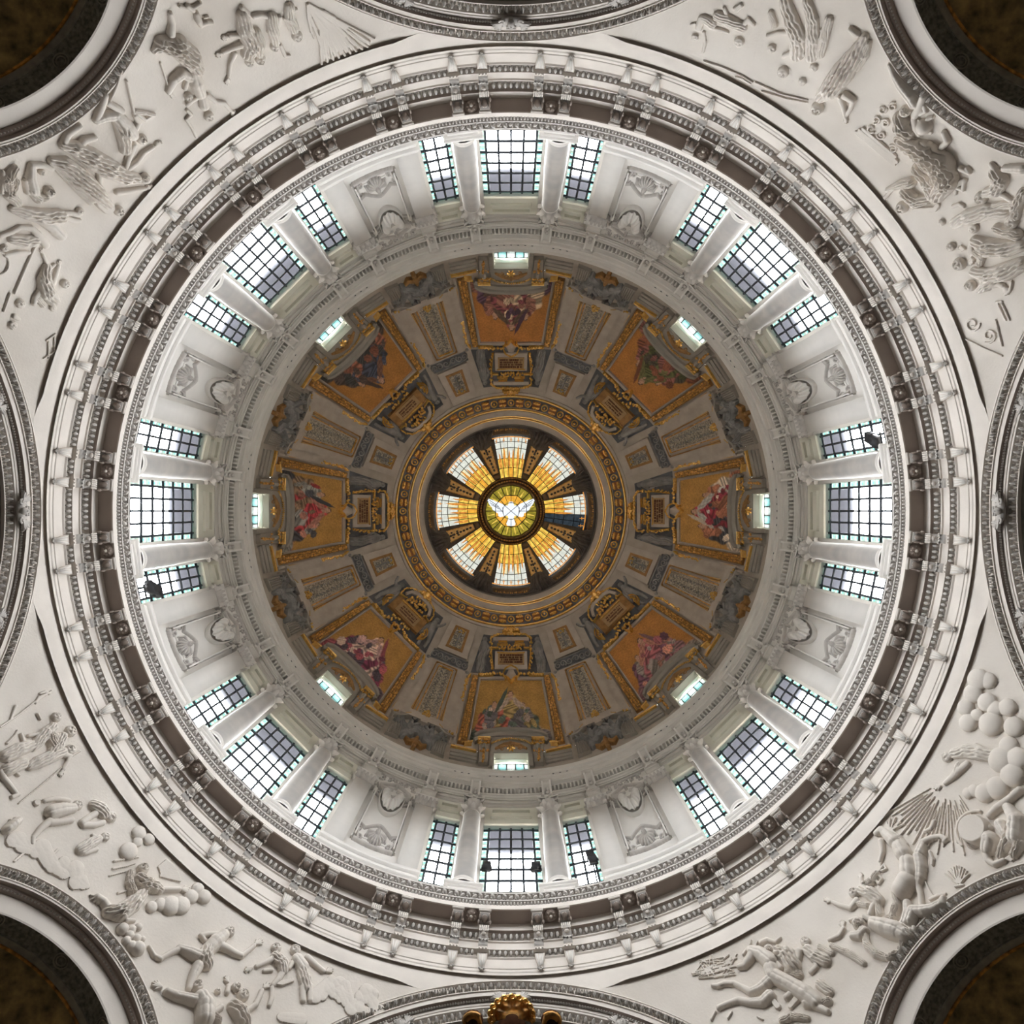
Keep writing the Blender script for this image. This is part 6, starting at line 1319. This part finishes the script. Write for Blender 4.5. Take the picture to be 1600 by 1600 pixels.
fig(LR, 'carved_horse', 'rearing horse', m * 1.05, B((1371, 1303, 5), (1378, 1298, 6), (1388, 1304, 7)), B((1386, 1304, 8), (1398, 1315, 11)), B((1408, 1326, 12), (1414, 1336, 13)), B((1421, 1350, 13), (1423, 1366, 14)), B((1420, 1380, 16), (1412, 1392, 15)), Dp((1392, 1300, 4), (1406, 1310, 5), (1416, 1322, 5)), B((1404, 1340, 1.4), (1420, 1346, 1.4), (1434, 1346, 1.4)), B((1378, 1316, 5), (1380, 1332, 4), (1376, 1346, 3)), fan_strokes(1392, 1300, [(1392, 1280), (1400, 1278), (1408, 1284), (1414, 1288), (1386, 1284)], 1.6, 1.2), B((1440, 1334, 9), (1444, 1318, 6), (1458, 1310, 4.5), (1470, 1308, 4)), B((1472, 1308, 4), (1480, 1312, 4), (1476, 1316, 3)), B((1416, 1322, 2), (1408, 1330, 2.4), (1402, 1336, 2)))
fig(LR, 'carved_horse_leg', 'hind leg of the horse', m * 1.1, B((1438, 1340, 9), (1441, 1356, 9), (1440, 1372, 8), (1436, 1384, 5)), B((1436, 1384, 4.6), (1440, 1400, 4.4), (1442, 1416, 4.4), (1446, 1424, 4)), B((1448, 1300, 3), (1456, 1296, 3), (1462, 1284, 3)), B((1454, 1332, 2.4), (1459, 1344, 2.4), (1458, 1352, 2)))
fig(LR, 'carved_rope', 'twisted reins', m * .9, B((1377, 1348, 1.6), (1376, 1360, 1.6), (1382, 1352, 2), (1386, 1358, 1.8), (1378, 1362, 1.6)), B((1374, 1362, 1.6), (1368, 1374, 1.8), (1374, 1382, 2), (1379, 1374, 1.8), (1373, 1368, 1.6)))
fig(LR, 'carved_figure', 'thrown rider with spread arms', m * .95, Hd(1335, 1396, 8), Dp((1348, 1392, 8), (1362, 1398, 11), (1374, 1408, 9)), B((1340, 1408, 5), (1330, 1420, 4), (1314, 1416, 3.6), (1303, 1411, 3.2)), hand(1299, 1409, 205, 4.6), Dp((1352, 1384, 6), (1364, 1376, 6), (1370, 1366, 5)), B((1348, 1382, 3), (1346, 1374, 3)), hand(1346, 1373, -95, 3.6), Dp((1340, 1412, 4), (1356, 1416, 5)))
fig(LR, 'carved_figure', 'fallen soldier shielding his face', m * 1.25, Hd(1344, 1446, 10.5), B((1334, 1464, 6), (1346, 1464, 8), (1352, 1456, 7)), B((1330, 1440, 3), (1340, 1436, 3)), B((1370, 1446, 11), (1386, 1452, 14), (1404, 1458, 15), (1416, 1464, 12)), B((1362, 1430, 5), (1366, 1418, 5), (1372, 1411, 4.4)), B((1354, 1434, 5), (1364, 1440, 5), (1378, 1446, 6)), B((1418, 1446, 9), (1422, 1428, 8), (1420, 1414, 7)), B((1424, 1442, 9), (1430, 1426, 9), (1446, 1426, 9), (1462, 1422, 8), (1474, 1414, 7), (1476, 1406, 5)), Dp((1412, 1452, 9), (1424, 1462, 10)), B((1428, 1464, 5), (1430, 1452, 4)))
fig(LR, 'carved_drapery', 'cloak falling round the soldier', m * 1.1, Dp((1352, 1458, 5), (1356, 1478, 6), (1370, 1492, 7), (1390, 1498, 6), (1406, 1490, 5), (1412, 1474, 5)), Dp((1398, 1398, 5), (1402, 1416, 7), (1396, 1436, 7), (1384, 1440, 6)), Dp((1372, 1410, 5), (1376, 1430, 6)))
fig(LR, 'carved_arm', 'raised arm with open hand', m * .9, B((1297, 1470, 3.4), (1312, 1463, 3.6), (1319, 1452, 3.6)), hand(1318, 1449, -100, 4.4), Dp((1300, 1478, 4), (1330, 1492, 6), (1350, 1506, 5)))
fig(LR, 'carved_figure', 'boy pulling a rope', m * .5, B((1446, 1376, 1.4), (1452, 1390, 1.4), (1458, 1400, 1.6)), B((1454, 1406, 2.6), (1466, 1400, 2.6), (1478, 1397, 2.4)))
fig(LR, 'carved_horse', 'galloping horse', m * 1.0, B((1156, 1512, 4.5), (1164, 1510, 5.5), (1172, 1500, 7), (1178, 1488, 7)), B((1176, 1487, 8), (1190, 1493, 11), (1203, 1504, 13)), B((1206, 1516, 12), (1209, 1526, 12)), B((1214, 1529, 12), (1240, 1543, 12.5), (1262, 1557, 14), (1276, 1568, 12)), B((1180, 1480, 2.2), (1184, 1472, 1.6)), B((1172, 1480, 2), (1174, 1470, 1.4)), Dp((1182, 1482, 4), (1196, 1488, 5), (1208, 1496, 5)), Dp((1280, 1570, 5), (1296, 1566, 6)), B((1162, 1492, 2.2), (1168, 1484, 2.4), (1173, 1476, 2)), B((1204, 1534, 9), (1190, 1546, 8), (1174, 1552, 6), (1160, 1544, 4.6), (1148, 1538, 4.2), (1132, 1538, 3.8), (1122, 1542, 4), (1114, 1541, 3)), B((1204, 1558, 9), (1192, 1568, 8), (1172, 1568, 6), (1156, 1564, 5), (1142, 1568, 4.4), (1132, 1572, 4), (1124, 1576, 4.4)), B((1262, 1570, 8), (1276, 1574, 6), (1294, 1582, 5)))
fig(LR, 'carved_figure', 'rider in helmet and mail', m * 1.0, Hd(1202, 1484, 7), B((1190, 1474, 4), (1200, 1470, 4), (1212, 1473, 2.6), (1220, 1466, 2)), Dp((1218, 1488, 9), (1232, 1494, 13), (1240, 1510, 13)), B((1250, 1488, 6), (1248, 1500, 5), (1242, 1508, 4)), B((1214, 1506, 4), (1220, 1514, 5), (1210, 1518, 4)), B((1222, 1530, 7), (1238, 1538, 7), (1246, 1548, 6), (1230, 1560, 5)), Fl((1216, 1574, 5), (1210, 1566, 4)), Dp((1232, 1520, 6), (1250, 1524, 6)), Fl((1236, 1574, 4), (1246, 1562, 5)))
fig(LR, 'carved_spear', 'thin spear', m * 1.3, B((1206, 1488, 1.1), (1226, 1498, 1.1), (1248, 1514, 1.1)))
fig(LR, 'carved_figure', 'bearded man behind the rider', m * .75, Hd(1259, 1472, 8), Dp((1264, 1486, 9), (1276, 1496, 11), (1290, 1502, 10)), B((1274, 1500, 4), (1276, 1512, 4), (1268, 1520, 4)), Dp((1282, 1480, 5), (1300, 1490, 5)), Dp((1284, 1540, 9), (1296, 1550, 8)))
fig(LR, 'carved_grass', 'tall grass', m * .5, *[B((1080 + rg.uniform(0, 55), 1530 - rg.uniform(0, 30), .8), (1098 + rg.uniform(0, 55), 1524 - rg.uniform(0, 34), 1.1)) for i in range(34)])
fig(LR, 'carved_figure', 'fallen man at the lower edge', m * .9, Dp((1222, 1596, 5), (1240, 1590, 6), (1262, 1592, 5)), B((1112, 1594, 2), (1118, 1582, 2)), B((1138, 1592, 1.5), (1144, 1582, 1.5)), B((1184, 1590, 1.4), (1192, 1594, 1.6)))
# ---- lower left
fig(LL, 'carved_figure', 'running man with loincloth', m * 1.05, Hd(358, 1457, 8), B((348, 1463, 9), (336, 1474, 12), (324, 1486, 11)), Dp((322, 1488, 11), (318, 1500, 13), (322, 1508, 10)), B((340, 1461, 4.4), (326, 1461, 4), (313, 1463, 4)), B((313, 1463, 4), (318, 1470, 3.6)), B((344, 1480, 7), (354, 1484, 6), (364, 1490, 5.4), (376, 1495, 4.6)), B((376, 1495, 4.2), (388, 1486, 3.6), (396, 1479, 3.4)), hand(399, 1476, -30, 5), B((308, 1496, 10), (296, 1490, 9), (280, 1483, 6)), B((280, 1484, 5), (264, 1491, 4.4), (250, 1499, 4)), B((250, 1500, 4), (240, 1495, 3.4), (232, 1480, 2.6)), B((308, 1512, 9), (300, 1528, 7), (294, 1546, 5)))
fig(LL, 'carved_figure', 'broad-backed man throwing his arm up', m * 1.2, Hd(307, 1543, 9), B((312, 1562, 12), (318, 1576, 15), (318, 1594, 15)), B((302, 1566, 9), (288, 1562, 8), (272, 1558, 7), (260, 1552, 6)), hand(250, 1545, 215, 6), Dp((330, 1590, 7), (340, 1596, 6)))
fig(LL, 'carved_figure', 'man with curly hair shouting', m, Hd(379, 1557, 9.5), Hd(368, 1544, 7.5), Dp((364, 1574, 10), (374, 1586, 13), (380, 1598, 12)), B((386, 1580, 5), (398, 1572, 4.6), (404, 1560, 4), (408, 1550, 4)), hand(412, 1545, -40, 4.6), B((354, 1552, 4), (356, 1542, 3.4)), hand(355, 1536, -100, 4.2), Hd(340, 1550, 5), B((344, 1576, 5), (332, 1584, 5)))
fig(LL, 'carved_figure', 'man in short tunic with open hand', m * .85, Hd(431, 1482, 8), Dp((430, 1496, 8), (440, 1506, 10), (442, 1516, 8)), B((424, 1500, 4.6), (412, 1506, 4), (400, 1511, 3.4)), hand(392, 1514, 165, 4.4), B((440, 1522, 5), (434, 1532, 5), (426, 1540, 4)), B((424, 1546, 4), (424, 1560, 4), (420, 1572, 3.4)), B((412, 1518, 3), (424, 1517, 3)))
fig(LL, 'carved_book', 'open book', m, Fl((430, 1536, 4.6), (440, 1538, 4), (456, 1533, 3)))
fig(LL, 'carved_figure', 'standing man with loincloth and lowered arm', m * .8, Hd(461, 1485, 8), B((464, 1500, 9), (472, 1512, 10)), Dp((472, 1518, 9), (476, 1532, 10), (478, 1544, 8)), B((472, 1544, 5), (473, 1564, 4.4)), B((484, 1542, 5), (484, 1564, 4.4)), B((480, 1497, 5), (492, 1508, 4.4), (504, 1518, 4)), hand(510, 1519, -20, 4.4), B((456, 1506, 4), (452, 1514, 3)))
fig(LL, 'carved_rocks', 'weathered rocks', m * .12, *[B((500 + i * 5 + rg.uniform(-8, 8), 1538 + i * 1.6 + rg.uniform(-14, 26), rg.uniform(6, 13)), (510 + i * 5, 1542 + i * 1.6 + rg.uniform(-10, 20), rg.uniform(3, 8))) for i in range(18)], B((440, 1590, 8), (470, 1594, 10)))
fig(LL, 'carved_figure', 'flying angel with outstretched arm', m * 1.15, Hd(222, 1359, 9), Dp((216, 1374, 9), (226, 1384, 12), (240, 1388, 10), (248, 1392, 7)), Dp((203, 1364, 5), (201, 1380, 6), (206, 1396, 7)), B((250, 1391, 5), (264, 1391, 4.6), (278, 1391, 4)), hand(283, 1391, 5, 5.5), Dp((220, 1400, 9), (206, 1414, 13), (186, 1428, 14), (168, 1426, 10)), B((166, 1420, 7), (160, 1410, 6), (150, 1404, 6)), fan_strokes(152, 1402, [(140, 1400), (142, 1406), (146, 1410), (152, 1413)], 2, 1.6), B((196, 1440, 4), (208, 1440, 3)))
rays2 = []
for i in range(17):
    a = radians(-38 + i * 3.2); rays2.append(B((232 + 18 * cos(a), 1366 + 18 * sin(a), .8), (232 + (34 + i * 1.0) * cos(a), 1366 + (34 + i * 1.0) * sin(a), 1.5)))
fig(LL, 'carved_rays', 'fan of rays behind the angel', m * .55, *rays2, B((178, 1346, 2), (196, 1343, 1.2), (216, 1340, 1)), B((176, 1358, 2), (196, 1354, 1.2), (210, 1350, 1)), B((170, 1369, 1.2), (196, 1362, 1)), B((184, 1396, 1.8), (200, 1392, 1)))
fig(LL, 'carved_cloud', 'clouds under the angel', m * .5, *[B((x, y, r)) for x, y, r in ((250, 1414, 10), (266, 1416, 15), (282, 1416, 14), (236, 1418, 9), (298, 1402, 11), (318, 1402, 11), (308, 1390, 10))])
fig(LL, 'carved_cloud', 'clouds above the angel', m * .4, *[B((x, y, r)) for x, y, r in ((200, 1331, 14), (216, 1302, 11), (232, 1312, 9), (214, 1316, 8))])
fig(LL, 'carved_rocks', 'heap of stones', m * .9, *[B((x, y, r)) for x, y, r in ((190, 1453, 9), (204, 1454, 7), (215, 1450, 6), (201, 1463, 7), (212, 1468, 7), (221, 1469, 5), (196, 1472, 7), (214, 1484, 11), (204, 1480, 8))])
fig(LL, 'carved_figure', 'man crawling uphill', m * .8, Hd(120, 1259, 8), B((112, 1264, 8), (96, 1266, 11), (80, 1270, 12)), B((106, 1252, 4), (94, 1250, 4), (82, 1249, 4), (68, 1252, 3.4)), Fl((56, 1255, 5)), B((110, 1282, 5), (94, 1285, 5), (78, 1286, 6)), B((76, 1284, 6), (62, 1296, 5), (52, 1308, 4)), B((50, 1310, 4), (49, 1318, 3)))
fig(LL, 'carved_figure', 'man bent over a boulder', m * .75, Hd(173, 1277, 8.5), Dp((146, 1258, 8), (156, 1264, 10), (162, 1272, 9)), B((148, 1272, 5), (138, 1278, 5), (128, 1286, 6)), B((130, 1290, 5), (146, 1290, 5), (160, 1286, 4.4)))
fig(LL, 'carved_figure', 'small kneeling woman', m * .7, Hd(164, 1308, 7), Dp((152, 1312, 7), (138, 1320, 9), (126, 1328, 9)), B((152, 1310, 3), (144, 1306, 3)), B((132, 1334, 3.4), (150, 1328, 3.4)))
fig(LL, 'carved_animal', 'dark animal head', m * 1.4, B((8, 1298, 7), (18, 1290, 8), (26, 1284, 6)), fan_strokes(18, 1290, [(14, 1282), (22, 1279), (28, 1280), (30, 1287)], 2.4, 1.6))
fig(LL, 'carved_rocks', 'sloping slabs', m * .10, *[B((20 + i * 7 + rg.uniform(-6, 6), 1304 + i * 4.6 + rg.uniform(-12, 12), rg.uniform(7, 15)), (30 + i * 7, 1316 + i * 4.6 + rg.uniform(-8, 8), rg.uniform(4, 10))) for i in range(16)], B((22, 1346, 2), (38, 1332, 2)), B((72, 1346, 2), (90, 1328, 2)))
fig(LL, 'carved_figure', 'bald man with walking party', m * .85, Hd(87, 1121, 8), Dp((82, 1136, 7), (70, 1146, 9), (58, 1160, 9), (50, 1168, 7)), B((72, 1146, 3), (56, 1148, 3), (44, 1150, 3)), B((58, 1116, 2), (62, 1124, 2)), Dp((78, 1150, 8), (84, 1168, 8)))
fig(LL, 'carved_figure', 'curly-haired man with staff', m * .85, Hd(109, 1143, 9), Dp((96, 1152, 8), (90, 1164, 9), (82, 1174, 8)), B((88, 1150, 4), (86, 1164, 4), (80, 1174, 4)))
fig(LL, 'carved_figure', 'bearded man leading', m * .85, Hd(109, 1172, 8.5), Dp((96, 1176, 8), (76, 1184, 10), (58, 1192, 10), (46, 1198, 7)), B((98, 1180, 5), (108, 1182, 4), (104, 1192, 3.4), (98, 1202, 3.4)), hand(96, 1205, 110, 3.6), B((104, 1186, 1.4), (124, 1174, 1.4)))
fig(LL, 'carved_staff', 'long shaft', m * .8, B((95, 1200, 1.1), (60, 1230, 1.1), (28, 1256, 1.1)))
fig(LL, 'carved_cart', 'cart with ribbed sides', m * .8, Dp((8, 1182, 10), (28, 1172, 11), (46, 1166, 9)), Dp((10, 1204, 10), (34, 1194, 9)), B((32, 1148, 2.4), (36, 1160, 2.6), (40, 1172, 2.6)), B((4, 1178, 2.4), (16, 1200, 2.4), (28, 1212, 2.4)), B((10, 1162, 1.8), (22, 1150, 1.8), (26, 1142, 1.6)))
fig(LL, 'carved_figure', 'man pushing a pole', m * .5, B((0, 1136, 1.6), (30, 1116, 1.6), (52, 1098, 1.6), (80, 1080, 1.6)), B((55, 1098, 2.4), (60, 1090, 2.4), (70, 1086, 2)), B((16, 1124, 2), (22, 1108, 2.4), (24, 1104, 2.6)), B((62, 1084, 2), (70, 1081, 2.4), (76, 1084, 2)))
fig(LL, 'carved_leg', 'bare leg', m * .8, B((0, 1206, 4), (6, 1218, 4.4), (16, 1230, 4), (24, 1240, 3.4)), B((18, 1246, 3.4), (28, 1242, 3)))
for where, name, label, depth, st in FIG:
    me = MB().g(relief(st, pend_pt, depth * 1.12, 0.8, lift=0.045)).mesh(name, 'pend', angle=60)
    o = new(name, me, PEND[where]); o['label'] = 'carved plaster relief: ' + label
